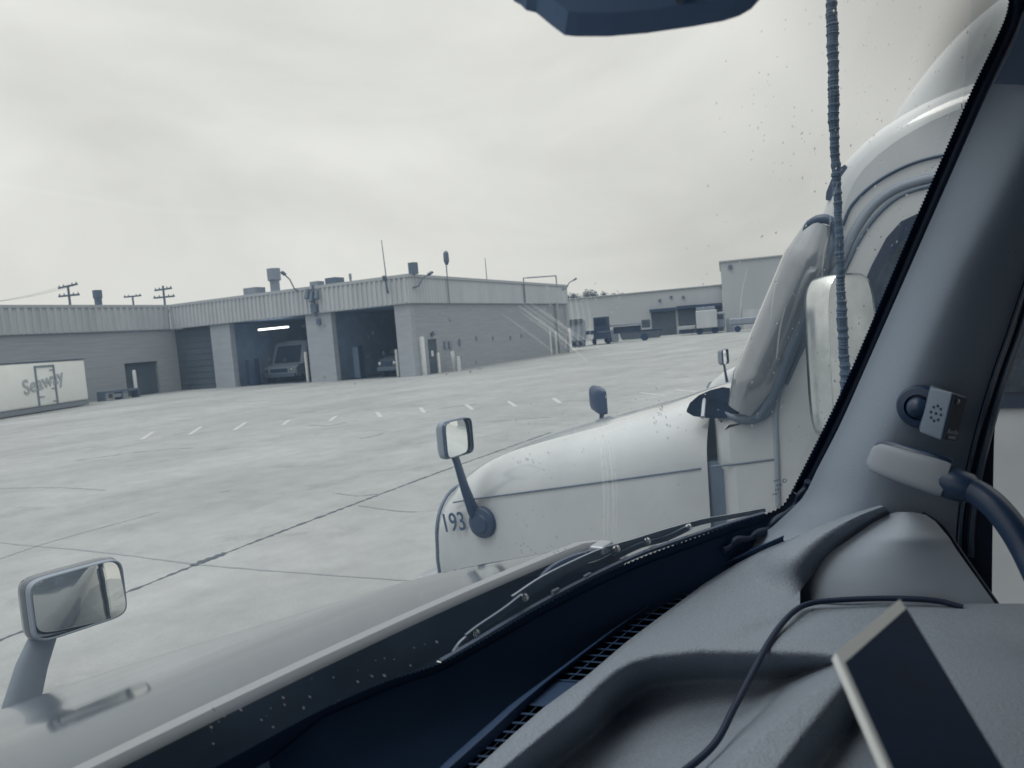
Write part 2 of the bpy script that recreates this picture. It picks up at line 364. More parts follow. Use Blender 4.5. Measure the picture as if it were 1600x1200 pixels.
# ================================================================== SERVICE BUILDING
P1 = Vector((39.26, 34.53, 0)); cx = Vector((.9888, .1491, 0)); bx_ = Vector((-.1491, .9888, 0))
LB, LC, LA = 23.5, 31.0, 30.0; P0 = P1+bx_*LB
HF, HT = 5.12, 7.15
AX = Matrix((cx, bx_, zz)).transposed()       # box axes: x along C wall, y along B wall
def bp(s, z, o=0): return P1 + bx_*s - cx*o + zz*z        # on B wall, o = out towards the yard
def cp(s, z, o=0): return P1 + cx*s - bx_*o + zz*z        # on C wall
def ap(s, z, o=0): return P0 - cx*s - bx_*o + zz*z        # on A wing wall
bld = thing('service_building', P1, 'low painted brick garage building with ribbed metal fascia and three drive-in bays', 'building')
# walls: B wall piers round the bays, C wall, A wall, with 0.4 m depth
wl = MB()
def wallbox(mb, o, ax_s, ax_n, s0, s1, z0, z1, th=.4, proud=0):
    c = o + ax_s*(s0+s1)/2 + ax_n*(th/2-proud) + zz*(z0+z1)/2
    mb.box(c, (s1-s0, th, z1-z0), axes=Matrix((ax_s, ax_n, zz)).transposed())
for s0, s1 in ((0, 1.3), (6.9, 9.3), (17.05, 19.15)):
    wb = MB(); wallbox(wb, P1, bx_, cx, s0, s1, 0, HF, .5); wb.build('bay_pier', 'brick2', bld)
wc = MB(); wallbox(wc, P1, cx, bx_, .505, 1.95, 0, HF); wallbox(wc, P1, cx, bx_, 3.2, LC, 0, HF); wallbox(wc, P1, cx, bx_, 1.95, 3.2, 2.5, HF)
wc.build('wall', 'brick', bld)
wa = MB(); wallbox(wa, P0, -cx, bx_, -.5, 1.75, 0, HF); wallbox(wa, P0, -cx, bx_, 4.75, LA, 0, HF); wallbox(wa, P0, -cx, bx_, 1.75, 4.75, 2.6, HF)
wa.build('wall', 'brick', bld)
# ribbed fascia
def ribs(o, ax, nrm, s0, s1, z0, z1, pitch, amp, flat_after=None):
    rows = [[], []]; s = s0
    while s < s1:
        for ds, dd in ((0, 0), (.28, 0), (.42, 1), (.72, 1), (.86, 0)):
            q = s+ds*pitch
            if q > s1: break
            k = amp*dd if (flat_after is None or q < flat_after) else 0
            pp = o + ax*q - nrm*(.12+k); rows[0].append(pp+zz*z0); rows[1].append(pp+zz*z1)
        s += pitch
    pp = o+ax*s1-nrm*.12; rows[0].append(pp+zz*z0); rows[1].append(pp+zz*z1)
    return MB().grid(rows)
ribs(P1, bx_, cx, -.12, LB-.16, HF+.06, HT-.22, .42, .09).build('fascia', 'fascia', bld)
ribs(P1, cx, bx_, -.12, LC, HF+.06, HT-.22, .42, .05, flat_after=5).build('fascia', 'fascia', bld)
ribs(P0, -cx, bx_, .16, LA, HF+.06, HT-.22, .52, .10).build('fascia', 'fascia', bld)
cpg = MB()
for zc_, hh, pr in ((HT-.11, .22, .22), (HF+.03, .07, .17)):
    wallbox(cpg, P1, bx_, cx, -pr, LB-pr-.01, zc_-hh/2, zc_+hh/2, .5, pr)
    wallbox(cpg, P1, cx, bx_, .5-pr+.005, LC+.1, zc_-hh/2+.004, zc_+hh/2-.004, .5, pr)
    wallbox(cpg, P0, -cx, bx_, pr, LA+.1, zc_-hh/2+.003, zc_+hh/2-.003, .5, pr)
cpg.build('coping', 'coping', bld)
rf = MB(); rf.box(P1+cx*15.7+bx_*13+zz*6.78, (30.2, 25.0, .16), axes=AX); rf.box(P0-cx*14.7+bx_*6.6+zz*6.76, (29.8, 12.0, .16), axes=AX)
rf.build('roof', 'coping', bld)
iw = MB()   # inside of the bays
iw.box(P1+cx*14+bx_*12+zz*2.55, (.2, 23, 5.1), axes=AX)
iw.box(P1+cx*7+bx_*.48+zz*2.55+bx_*.25, (13.6, .12, 5.1), axes=AX); iw.box(P1+cx*7.3+bx_*8.1+zz*2.55, (13.2, .2, 5.1), axes=AX)
iw.box(P1+cx*7.3+bx_*18.1+zz*2.55, (13.2, .2, 5.1), axes=AX); iw.box(P1+cx*7.3+bx_*12+zz*5.2, (13.4, 23, .1), axes=AX); iw.box(P0+cx*7.3+zz*2.55+bx_*.15, (13.2, .2, 5.1), axes=AX)
iw.build('bay_interior', 'inner', bld)
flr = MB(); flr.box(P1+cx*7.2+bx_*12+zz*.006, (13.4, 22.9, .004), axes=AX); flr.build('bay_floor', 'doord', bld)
rd = MB(); rd.box(bp(21.4, 2.55, -.35), (.08, 4.5, 5.1), axes=AX)
for k in range(10): rd.box(bp(21.4, .4+k*.5, -.30), (.03, 4.5, .03), axes=AX)
rd.build('roller_door', 'doord', bld)
rd = MB(); rd.box(ap(3.25, 1.3, -.3), (3.0, .08, 2.6), axes=AX); rd.box(ap(3.2, .8, -.24), (2.0, .03, 1.4), axes=AX); rd.box(ap(3.3, 1.9, -.24), (.25, .04, .3), axes=AX)
rd.build('roller_door', 'doord', bld)
dr = MB(); dr.box(cp(2.575, 1.25, -.12), (1.23, .06, 2.5), axes=AX); dro = dr.build('door', 'doord', bld)
MB().box(cp(2.6, 1.45, -.075), (.3, .02, .42), axes=AX).build('notice', 'boll', dro)
MB().box(cp(2.6, 2.85, .1), (.35, .25, .18), axes=AX).tube([cp(2.6, 2.95, 0), cp(2.6, 3.05, .2)], .04).build('door_lamp', 'darkg', bld)
for s_, z_, w_ in ((4.35, 2.0, .42), (5.05, 2.0, .42), (6.6, 2.1, .25)): MB().box(cp(s_, z_, .08), (w_, .16, .5), axes=AX).build('meter_box', 'mid', bld)
for s_, zt in ((9.5, 2.3), (12.5, 2.2), (16, 2.1), (18.4, 2.2)): MB().box(cp(s_, zt, .04), (.25, .08, .3), axes=AX).build('wall_outlet', 'mid', bld)
# roof vents and stacks
def stack(P, r, h, cap, m='mid'):
    mb = MB(); mb.lathe(P, zz, [(r, 0), (r, h*.55), (r*cap, h*.6), (r*cap, h)], 12); return mb.build('roof_vent', m, bld)
def rfp(px, o, z=7.0, P=None, n=None):
    q_ = onpl(px, 450, (P1 if P is None else P)+(cx if n is None else n)*o, cx if n is None else n); q_.z = z; return q_
stack(rfp(430, 3), .38, 2.3, 1.4); MB().box(rfp(397, 2, 7.4), (1.1, 1.3, .9), axes=AX).build('roof_vent', 'mid', bld)
MB().box(rfp(496, 3, 7.4), (.8, .8, .8), axes=AX).build('roof_vent', 'mid', bld)
MB().box(rfp(524, 3, 7.45), (1.1, 1.0, .9), axes=AX).build('roof_vent', 'darkg', bld)
MB().box(rfp(583, 4, 7.15), (1.2, 1.2, .5), axes=AX).build('roof_vent', 'mid', bld); MB().box(rfp(596, 4, 7.2), (.6, .6, .6), axes=AX).build('roof_vent', 'mid', bld)
MB().box(bp(-.2, 7.55, -.6), (.5, .5, .8), axes=AX).build('roof_vent', 'darkg', bld)
stack(rfp(549, 2.5, 7.1), .08, .9, 1.3); stack(rfp(151, 3, 7.1, P0, bx_), .28, 1.5, 1.25, 'darkg')
MB().tube([rfp(605, 1, 7.1), rfp(603, 1, 9.9)], [.05, .03], 6).build('roof_mast', 'mid', bld)
MB().tube([cp(14.3, 7.1, -1), cp(14.3, 9.2, -1)], [.05, .03], 6).build('roof_mast', 'mid', bld)
# floodlight on its pipe at the corner of the C wall, gooseneck lamps
fl = MB(); fl.tube([cp(5.2, 5.1, .25), cp(5.2, 8.2, .25)], .05, 6)
f1 = fl.build('flood_light', 'mid', bld); MB().lathe(cp(5.2, 8.0, .3), zz, [(.10, 0), (.22, .3), (.2, .9), (.1, 1.05)], 10).build('lamp_head', 'darkg', f1)
def goose(P, dirn, name='flood_light'):
    dirn = Vector(dirn); f = MB().tube([P, P+dirn*.5+zz*.1, P+dirn*1.0+zz*.7, P+dirn*1.5+zz*.9], .055, 6).build(name, 'darkg', bld)
    MB().box(P+dirn*1.75+zz*1.0, (.38, .28, .18), rot=Vector((dirn.x, dirn.y, .5)).to_track_quat('X', 'Z'), bev=.03).build('lamp_head', 'darkg', f)
goose(cp(.4, 6.2, .2), cx*.9-bx_*.3); goose(bp(9.6, 6.9, .1), bx_*.2-cx*.6+zz*.2); goose(cp(29.5, 6.6, .1), cx*.5-bx_*.7); goose(bp(1.6, 6.0, .1), -cx*.3-bx_*.1)
fr = MB(); fr.tube([cp(19.5, 5.2, .2), cp(19.5, 7.5, .2), cp(20.5, 7.55, .2), cp(27.8, 8.0, .2), cp(27.8, 6.9, .2)], .07, 6).build('pipe_frame', 'mid', bld)
lc = MB()
for ds, zt in ((-.55, 6.5), (-.05, 6.35), (.35, 6.6)):
    lc.tube([bp(8.2+ds, zt+.35, .35), bp(8.2+ds, zt-.35, .5)], [.14, .2], 8)
lc.tube([bp(8.1, 7.2, .25), bp(8.1, 4.9, .25)], .09, 6); lc.box(bp(8.1, 5.5, .3), (.3, .5, .6), axes=AX); lc.box(bp(8.0, 4.5, .1), (.2, .3, .4), axes=AX)
lc.build('lamp_cluster', 'darkg', bld)
MB().box(bp(14.0, 4.42, -1.6), (.3, 3.0, .14), axes=AX, bev=.03).build('ceiling_lamp', 'lamp', bld)
for s_ in (27.2, 30.2): MB().tube([cp(s_, 0, .25), cp(s_, 5.2, .25)], .13, 8).build('downpipe', 'coping', bld)

# bollards
def bollard(P, h, label, r=.13, lean=(0, 0), m='boll'):
    o = MB().lathe(P, Vector((lean[0], lean[1], 1)), [(r, 0), (r, h-.08), (r*.8, h-.02), (r*.3, h)], 12).build('bollard', m, smooth=40)
    tag(o, label, 'bollard', 'bollards beside the garage openings')
BOL = [((214, 620), 2.05, 'pale steel bollard at the left edge of the small dark roller door'),
       ((334, 606), 2.1, 'pale steel bollard at the right side of the closed dark bay'),
       ((363, 604), 2.1, 'pale steel bollard in front of the pier left of the lit bay'),
       ((380, 601), 2.0, 'thin bollard just inside the left edge of the lit bay'),
       ((398, 600), 1.0, 'short thin bollard by the dark drum inside the lit bay'),
       ((482, 597), 2.35, 'pale steel bollard at the right edge of the lit bay'),
       ((522, 595), 1.9, 'pale steel bollard at the left edge of the unlit open bay'),
       ((623, 588), 2.0, 'pale steel bollard at the right edge of the unlit open bay')]
for (p, h_, l_) in BOL: bollard(onz(*p, 0), h_, l_)
bollard(onz(663, 586, 0), 2.75, 'thick white bollard left of the side door with signs on it', .22)
bollard(onz(687, 583, 0), 1.5, 'short pale bollard right of the side door', .11)
bollard(onz(861, 554, 0), 2.4, 'pale bollard near the far end of the side wall', .14)
bollard(onz(870, 553, 0), 2.3, 'second bollard from the far end of the side wall', .12)
bollard(onz(892, 551, 0), 2.5, 'last pale bollard at the far corner of the garage', .16)
ob = thing('sandwich_board', onz(710, 580, 0), 'small pale folding board leaning by the meter boxes', 'sign')
q = onz(710, 580, 0)
MB().box(q+cx*.05+zz*.75, (.5, .06, 1.5), rot=Vector((cx.x, cx.y, .25)).to_track_quat('X', 'Z')).build('board_panel', 'boll', ob)
MB().box(q+cx*.25-bx_*.3+zz*.55, (.45, .05, 1.1), axes=AX).build('board_panel', 'boll', ob)
# trailer body with lettering
tb = thing('trailer_body', onz(145, 632, 0), 'white box trailer body with faded lettering standing against the left wall', 'trailer')
tR = onz(145, 632, 0)-cx*.2; u_ = (onz(0, 655, 0)-tR).normalized(); vN = Vector((u_.y, -u_.x, 0))
if vN.dot(CAM-tR) < 0: vN = -vN
TX = Matrix((u_, vN, zz)).transposed(); LT = 13.0
mb = MB(); mb.box(tR+u_*LT/2-vN*1.2+zz*1.72, (LT, 2.4, 2.75), axes=TX, bev=.16); sk = mb.build('shell', 'trail', tb, smooth=50)
mb = MB(); mb.box(tR+u_*LT/2-vN*1.2+zz*.2, (LT-.1, 2.36, .28), axes=TX)
mb.build('base_rail', 'steel', tb)
mb = MB(); mb.box(tR+u_*(LT/2+.05)-vN*1.2+zz*3.12, (LT+.12, 2.46, .07), axes=TX, bev=.02); mb.build('roof_edge', 'darkg', tb)
dmb = MB(); ds0, ds1, dz0, dz1 = 3.1, 4.75, .42, 2.75
for a_, b_, c_, d_ in ((ds0, ds0+.13, dz0, dz1), (ds1, ds1+.13, dz0, dz1), (ds0, ds1+.13, dz1, dz1+.12)):
    dmb.box(tR+u_*(a_+b_)/2+vN*.02+zz*(c_+d_)/2, (b_-a_, .06, d_-c_), axes=TX)
for s_, z_ in ((3.35, 2.55), (3.35, 1.4), (3.35, .6), (4.5, .95)): dmb.box(tR+u_*s_+vN*.04+zz*z_, (.45, .03, .05), axes=TX)
dmb.build('door_frame', 'mid', tb)
text_mb('lettering', 'Seaway', 1.25, tR+u_*5.95+vN*.03+zz*1.18, -u_+zz*.16, zz, .01, 'letter', tb, bold=.02)
# low rack beside trailer
rk = thing('pallet_rack', onz(190, 622, 0), 'low dark steel rack lying on the ground between trailer and roller door', 'rack')
q0 = onz(165, 627, 0)+bx_*.4; mb = MB()
mb.box(q0-(-cx)*1.4+zz*.62, (2.9, .8, .16), axes=AX)
for k in (0.0, 1.4, 2.8): mb.box(q0+cx*k+zz*.3, (.12, .8, .6), axes=AX)
mb.build('frame', 'darkg', rk); MB().box(q0+cx*1.3+zz*.32-bx_*.1, (1.3, .5, .3), axes=AX, bev=.05).build('bundle', 'steel', rk)
# vehicles inside bays
def van(P, ax_s, ax_n, wd, ht, ln, label, bodym, name='parked_van'):
    """nose towards -ax_n"""
    T = thing(name, P, label, 'van'); A = Matrix((ax_s, ax_n, zz)).transposed()
    def Q(x, y, z): return P+ax_s*x+ax_n*y+zz*z
    prof = [(0, .55), (0, 1.15), (.25, 1.35), (1.0, 1.5), (1.6, ht*.93), (1.9, ht), (ln, ht), (ln, .5), (.2, .45)]
    rows = []
    for xs, ins in ((-wd/2, .12), (-wd/2+.1, .03), (-wd/2+.25, 0), (wd/2-.25, 0), (wd/2-.1, .03), (wd/2, .12)):
        rows.append([Q(xs, y+(ins if y < ln/2 else -ins), z-(ins if z > ht/2 else 0)) for y, z in prof])
    mb = MB(); mb.grid(rows); mb.add(rows[0], [tuple(range(len(prof)))]); mb.add(rows[-1], [tuple(range(len(prof)))]); mb.build('body', bodym, T, smooth=35)
    MB().grid([[Q(-wd*.4, 1.02, 1.56), Q(wd*.4, 1.02, 1.56)], [Q(-wd*.36, 1.55, ht*.9), Q(wd*.36, 1.55, ht*.9)]]).build('windscreen', 'glassd', T)
    MB().box(Q(0, -.06, .6), (wd*.98, .16, .3), axes=A, bev=.04).build('bumper', 'darkg', T)
    MB().box(Q(0, -.02, 1.0), (wd*.5, .06, .3), axes=A).build('grille', 'dark', T)
    for s_ in (-1, 1):
        MB().lathe(Q(s_*wd*.37, -.01, 1.0), -ax_n, [(.15, 0), (.13, .05), (.05, .07)], 12).build('headlight', 'chrome', T)
        MB().lathe(Q(s_*(wd/2-.28), .8, .42), ax_s*s_, [(.42, 0), (.42, .26), (.2, .28)], 16).build('wheel', 'tyre', T)
        MB().box(Q(s_*(wd/2+.18), 1.2, 1.75), (.2, .1, .35), axes=A, bev=.03).build('side_mirror', 'darkg', T)
    return T
def bayp(px, o_): q_ = onpl(px, 560, P1+cx*o_, cx); q_.z = 0; return q_
v1p = bayp(434, 2.4); v1 = van(v1p, bx_, cx, 3.5, 3.3, 6.5, 'pale box van parked nose out under the lamp in the lit bay', 'mid')
MB().box(v1p+cx*2.2+zz*3.28, (.3, 1.7, .12), axes=AX, bev=.03).build('roof_light_bar', 'boll', v1)
v2 = van(bayp(604, 1.6), bx_, cx, 1.75, 2.0, 4.0, 'small rounded grey van half hidden behind the bollard in the unlit bay', 'doord')
# drum in the lit bay, dark cabinet in the unlit bay
dO = MB().lathe(bp(16.2, 0, -1.2), zz, [(.5, 0), (.52, .1), (.5, 1.2), (.52, 1.25), (.5, 2.1), (.45, 2.15)], 14).build('storage_tank', 'dark', smooth=40)
tag(dO, 'tall dark upright tank just inside the lit bay', 'tank')
cb = thing('tool_cabinet', bp(5.9, 0, -1.5), 'tall dark cabinet just inside the left edge of the unlit bay', 'cabinet')
MB().box(bp(5.9, 1.25, -1.5), (.6, .6, 2.5), axes=AX, bev=.02).build('carcass', 'dark', cb); MB().box(bp(5.9, 1.25, -1.17), (.02, .5, 2.3), axes=AX).build('door', 'darkg', cb)

# ================================================================== utility poles
def upole(px, ytop, D, arms, label, stick=0):
    P = dep(px, ytop, D); T = thing('utility_pole', (P.x, P.y, 0), label, 'utility pole', 'utility poles beyond the left wing')
    T_ = MB().tube([(P.x, P.y, 0), (P.x, P.y, P.z+stick)], [.22, .14], 8).build('pole', 'pole', T)
    hx = Vector((.45, -.89, 0))
    for dz, L, tilt in arms:
        a = P+zz*dz; am = MB().tube([a-hx*L-zz*tilt, a+hx*L+zz*tilt], .13, 6).build('crossarm', 'pole', T)
        for k in (-.9, -.45, .45, .9): MB().lathe(a+hx*L*k+zz*(tilt*k+.08), zz, [(.06, 0), (.09, .1), (.04, .25)], 8).build('insulator', 'darkg', am)
    return P
pA = upole(106, 447, 95, [(0, 1.35, .15), (-1.2, 1.45, .0)], 'leftmost utility pole with two tilted crossarms above the flat roof')
pB = upole(207, 463, 120, [(0, 1.5, 0)], 'middle utility pole with a single low crossarm above the roof')
pC = upole(255, 452, 105, [(0, 1.3, .05), (-1.1, 1.6, 0)], 'right utility pole with two crossarms near the roof corner', .5)
wm = MB(); 
for k in (-1.1, 0, 1.1):
    a = pA + Vector((.45, -.89, 0))*k; e = dep(-150, 478, 80)+Vector((.45, -.89, 0))*k
    wm.tube([a.lerp(e, i/10)-zz*(.8*4*(i/10)*(1-i/10)) for i in range(11)], .012, 4)
tag(wm.build('power_line', 'pole'), 'thin sagging power lines leading left from the leftmost pole', 'cable')

# ================================================================== warehouse
W1 = Vector((122.9, 39.3, 0)); W2 = Vector((129.8, 29.1, 0)); wd_ = (dep(890, 520, 131)-W1); wd_.z = 0; LW = wd_.length; wd_.normalize()
wn = Vector((wd_.y, -wd_.x, 0))
if wn.dot(-W1) < 0: wn = -wn
WX = Matrix((wd_, wn, zz)).transposed()
def wp(px, z, o=0):                       # on the warehouse front under photo column px
    p = onpl(px, 515, W1+wn*o, wn); p.z = z; return p
wh = thing('warehouse', W1, 'long pale warehouse with dark loading doors beyond the yard', 'building')
s_of = lambda px: (wp(px, 0)-W1).dot(wd_)
sL = LW+6; mb = MB(); mb.box(W1+wd_*sL/2-wn*12+zz*3.8, (sL, 24, 7.6), axes=WX); mb.build('wall', 'wh', wh)
mb = MB(); mb.box(W1+wd_*sL/2-wn*12+zz*7.68, (sL+.2, 24.4, .16), axes=WX); mb.build('coping', 'coping', wh)
wt = thing('tall_warehouse', W1-wd_*18, 'taller blank pale warehouse block rising right of the loading doors', 'building')
MB().box(W1-wd_*18.05-wn*12+zz*5.65, (36, 26, 11.3), axes=WX).build('wall', 'wh', wt)
MB().box(W1-wd_*18.05-wn*12+zz*11.4, (36.4, 26.4, .2), axes=WX).build('coping', 'coping', wt)
MB().box(W1-wd_*1.6+wn*1.15+zz*10.4, (.6, .3, .6), axes=WX).build('wall_lamp', 'darkg', wt)
MB().box(W1-wd_*16+wn*1.2+zz*1.6, (26, .2, 3.2), axes=WX).build('plinth', 'fascia', wt)
for (a_, b_, zt, zb) in ((1019, 1057, 4.3, 0), (1061, 1090, 4.45, 0), (1093, 1129, 4.4, 0)):
    A_, B_ = wp(a_, 0), wp(b_, 0); c_ = (A_+B_)/2; wdt = (A_-B_).length
    o = MB().box(c_+zz*(zt/2)+wn*.05, (wdt, .2, zt), axes=WX).build('loading_door', 'doord', wh)
    MB().box(c_+zz*(zt+.05)+wn*.5, (wdt+.3, .9, .5), axes=WX).build('dock_seal', 'dark', o)
for px_, z_ in ((1034, 6.0), (1052, 6.4), (1071, 6.2)): MB().box(wp(px_, z_, .1), (.4, .25, .4), axes=WX).build('wall_lamp', 'darkg', wh)
MB().box((wp(1000, 0)+wp(890, 0))/2+wn*.1+zz*1.1, (10+(wp(1000, 0)-wp(890, 0)).length-10, .25, 2.2), axes=WX).build('plinth', 'fascia', wh)
# box truck at the doors
def put(px, D):
    p = dep(px, 520, D); p.z = 0; return p
q = put(1106, 112); T = thing('box_truck', q, 'pale box truck parked at the right loading door', 'truck')
MB().box(q+zz*2.2, (3.0, 6.0, 2.6), axes=WX, bev=.1).build('cargo_box', 'fascia', T); MB().box(q-wd_*1.9+zz*1.9, (1.4, 2.4, 2.4), axes=WX, bev=.2).build('cab', 'mid', T)
for s_ in (-1.1, 1.1): MB().lathe(q+wd_*s_+wn*2.4+zz*.5, wn, [(.5, 0), (.5, .3)], 14).build('wheel', 'tyre', T)
MB().box(q-wd_*1.9+wn*1.22+zz*2.4, (1.0, .05, .7), axes=WX).build('window', 'glassd', T)
q = put(1074, 113); T = thing('dock_trailer', q, 'low pale flat trailer end beside the box truck', 'trailer')
MB().box(q+zz*1.15, (2.6, 3, .5), axes=WX, bev=.05).build('deck', 'coping', T); MB().box(q+zz*.6, (2.0, 2.4, .5), axes=WX).build('chassis', 'dark', T)
q = put(1105, 119.5); T = thing('parked_trailer', q, 'tall pale trailer rear backed into the right loading door', 'trailer')
MB().box(q+zz*3.2, (2.9, 3.5, 1.9), axes=WX, bev=.06).build('body', 'mid', T); MB().box(q+zz*1.9, (2.8, 3, .5), axes=WX).build('chassis', 'dark', T)
# dark yard machines
q = put(941, 100); T = thing('yard_tractor', q, 'dark square-cabbed yard tractor left of the loading doors', 'truck')
MB().box(q+zz*2.7, (1.9, 2.0, 2.0), axes=WX, bev=.08).build('cab', 'dark', T)
MB().box(q+zz*1.2, (1.7, 4.2, .9), axes=WX).build('chassis', 'dark', T); MB().box(q+zz*3.0+wn*1.03, (1.4, .04, .9), axes=WX).build('windscreen', 'glassd', T)
MB().box(q+wd_*1.9+zz*1.7+wn*.4, (2.2, 2.0, .5), axes=WX).build('side_deck', 'dark', T)
for s_ in (-.95, .95, 2.6): MB().lathe(q+wd_*s_+wn*1.2+zz*.52, wd_, [(.52, -.2), (.52, .2)], 14).build('wheel', 'tyre', T)
MB().lathe(q+wd_*1.1+wn*2.2+zz*.9, wn, [(.2, 0), (.1, .08)], 10).build('headlight', 'boll', T)
q = put(978, 102); T = thing('flatbed_trailer', q, 'long low flatbed trailer standing right of the dark yard tractor', 'trailer')
MB().box(q+zz*2.35, (6.2, 2.2, .22), axes=WX).build('deck', 'mid', T); MB().box(q-wd_*.2+zz*1.7, (3.6, 1.6, .9), axes=WX).build('chassis', 'dark', T)
for s_ in (-2.6, 2.4): MB().lathe(q+wd_*s_+wn*.5+zz*.5, wn, [(.5, 0), (.5, .6)], 14).build('wheel', 'tyre', T)
MB().box(q-wd_*2.8+zz*2.3, (1.0, 2.2, 1.1), axes=WX, bev=.1).build('headboard', 'doord', T)
q = put(1000, 112); T = thing('scrap_skip', q, 'long low dark skip standing by the warehouse wall', 'skip')
MB().prism([q+wd_*3.2+zz*1.3+wn*0, q-wd_*3.2+zz*1.3, q-wd_*2.8+zz*.1, q+wd_*2.8+zz*.1], -wn*2.2).build('bin', 'doord', T); MB().box(q+zz*1.34-wn*1.1, (6.5, 2.4, .1), axes=WX).build('rim', 'dark', T)
q = put(899, 96); T = thing('tipping_skip', q, 'dark upright container showing past the corner of the garage', 'container')
MB().box(q+zz*2.2, (2.3, 3, 2.8), axes=WX, bev=.15).build('bin', 'mid', T); MB().box(q+zz*.45, (2.0, 2.6, .7), axes=WX).build('base', 'dark', T); MB().box(q+zz*3.3+wn*1.2, (2.32, .9, .6), axes=WX).build('lid', 'doord', T)
q = put(1170, 106); T = thing('low_trailer', q, 'low dark trailer parked against the tall warehouse block', 'trailer')
MB().box(q+zz*1.5, (5.2, 2.2, 1.0), axes=WX, bev=.2).build('body', 'mid', T)
for s_ in (-1.5, 1.5): MB().lathe(q+wd_*s_+wn*.9+zz*.45, wn, [(.45, 0), (.45, .4)], 14).build('wheel', 'tyre', T)
for px_, D_, w_, h_, lab in ((1012, 118, 1.6, 1.3, 'low dark pallet stack by the left jamb of the loading doors'), (958, 108, 1.4, 1.8, 'dark pallet stack between the yard tractor and the flatbed trailer'), (1142, 112, 1.2, 2.0, 'narrow pale pallet stack right of the loading doors')):
    q = put(px_, D_); T = thing('pallet_stack', q, lab, 'pallets', 'pallet stacks in the far yard')
    for k in range(int(h_/.2)): MB().box(q+zz*(.1+k*.2)+wd_*rnd.uniform(-.06, .06), (w_, 1.2, .14), axes=WX).build('pallet', 'darkg' if px_ < 1100 else 'mid', T)
# trees over the roof
def tree(px, ytop, D, rad, label):
    P = dep(px, ytop, D); hh = P.z; T = thing('distant_tree', (P.x, P.y, 0), label, 'tree', 'trees behind the warehouse roof')
    MB().tube([(P.x, P.y, 0), (P.x+.3, P.y, hh*.5), (P.x, P.y, hh-rad)], [.35, .25, .08], 7).tube([(P.x+.2, P.y, hh*.55), (P.x+rad*.5, P.y+.6, hh-rad*.7)], [.16, .05], 5).build('trunk', 'pole', T)
    mb = MB(); cl_ = [(Vector((P.x, P.y, hh-rad*.9)) + Vector((rnd.uniform(-1, 1), rnd.uniform(-1, 1), rnd.uniform(-.7, .75)))*rad*.75, rad*rnd.uniform(.28, .5)) for _ in range(14)]
    for _ in range(1500):
        c, rr_ = rnd.choice(cl_); d_ = Vector((rnd.gauss(0, 1), rnd.gauss(0, 1), rnd.gauss(0, 1))).normalized()*rr_*rnd.random()**.4
        e1 = Vector((rnd.gauss(0, 1), rnd.gauss(0, 1), rnd.gauss(0, 1))).normalized()*.16; e2 = e1.orthogonal().normalized()*.12
        p = c+d_; mb.add([p-e1, p+e2, p+e1, p-e2], [(0, 1, 2, 3)])
    mb.build('crown', 'leaf', T)
tree(899, 456, 160, 2.0, 'small dark tree just right of the garage roof corner')
tree(929, 450, 160, 2.3, 'roundest of the dark trees behind the low warehouse roof')
tree(952, 456, 165, 1.7, 'low dark tree right of the roundest one behind the roof')
tree(975, 458, 165, 1.4, 'smallest dark treetop, rightmost above the warehouse roof')
tree(912, 468, 165, 1.4, 'low faint treetop between the two larger ones')

# ================================================================== TRUCKS
def hood_section(hw, zt, zb=.55, n=9, a=.34, b=.36, crown=.04):
    P = [(-hw, zb), (-hw-.012, (zb+zt-.4)*.5), (-hw, zt-crown-b)]
    for i in range(1, n+1):
        th = math.pi/2*i/n; P.append((-hw+a*(1-math.cos(th)), zt-crown-b+b*math.sin(th)))
    x0 = -hw+a
    for i in range(1, 9):
        x = x0*(1-i/8); P.append((x, zt-crown*(x/x0)**2))
    return P + [(-x, z) for x, z in P[-2::-1]]
def make_hood(cxw, ym, ztl, hwl, r0_, r1_, m, parent, rnose=.36):
    rows = []; N_ = 40
    for i in range(N_+1):
        r = r0_+(r1_-r0_)*i/N_; rows.append([(cxw+x, ym+r, z) for x, z in hood_section(smooth_interp(r, hwl), smooth_interp(r, ztl))])
    for i in range(1, 13):                       # rounded nose
        th = math.pi/2*i/12.6; r = r1_+rnose*math.sin(th); hw = smooth_interp(r1_, hwl)*(math.cos(th)**.45)*.999
        zt = smooth_interp(r, ztl)-.05*(1-math.cos(th)); k = max(.12, hw/smooth_interp(r1_, hwl))
        rows.append([(cxw+x, ym+r, z) for x, z in hood_section(hw, zt, a=.34*k)])
    return MB().grid(rows).build('hood', m, parent, smooth=40)
def rrect(w_, h_, n=56, e=6.5):
    return [(w_/2*math.copysign(abs(math.cos(t))**(2/e), math.cos(t)), h_/2*math.copysign(abs(math.sin(t))**(2/e), math.sin(t))) for t in [2*math.pi*k/n for k in range(n)]]
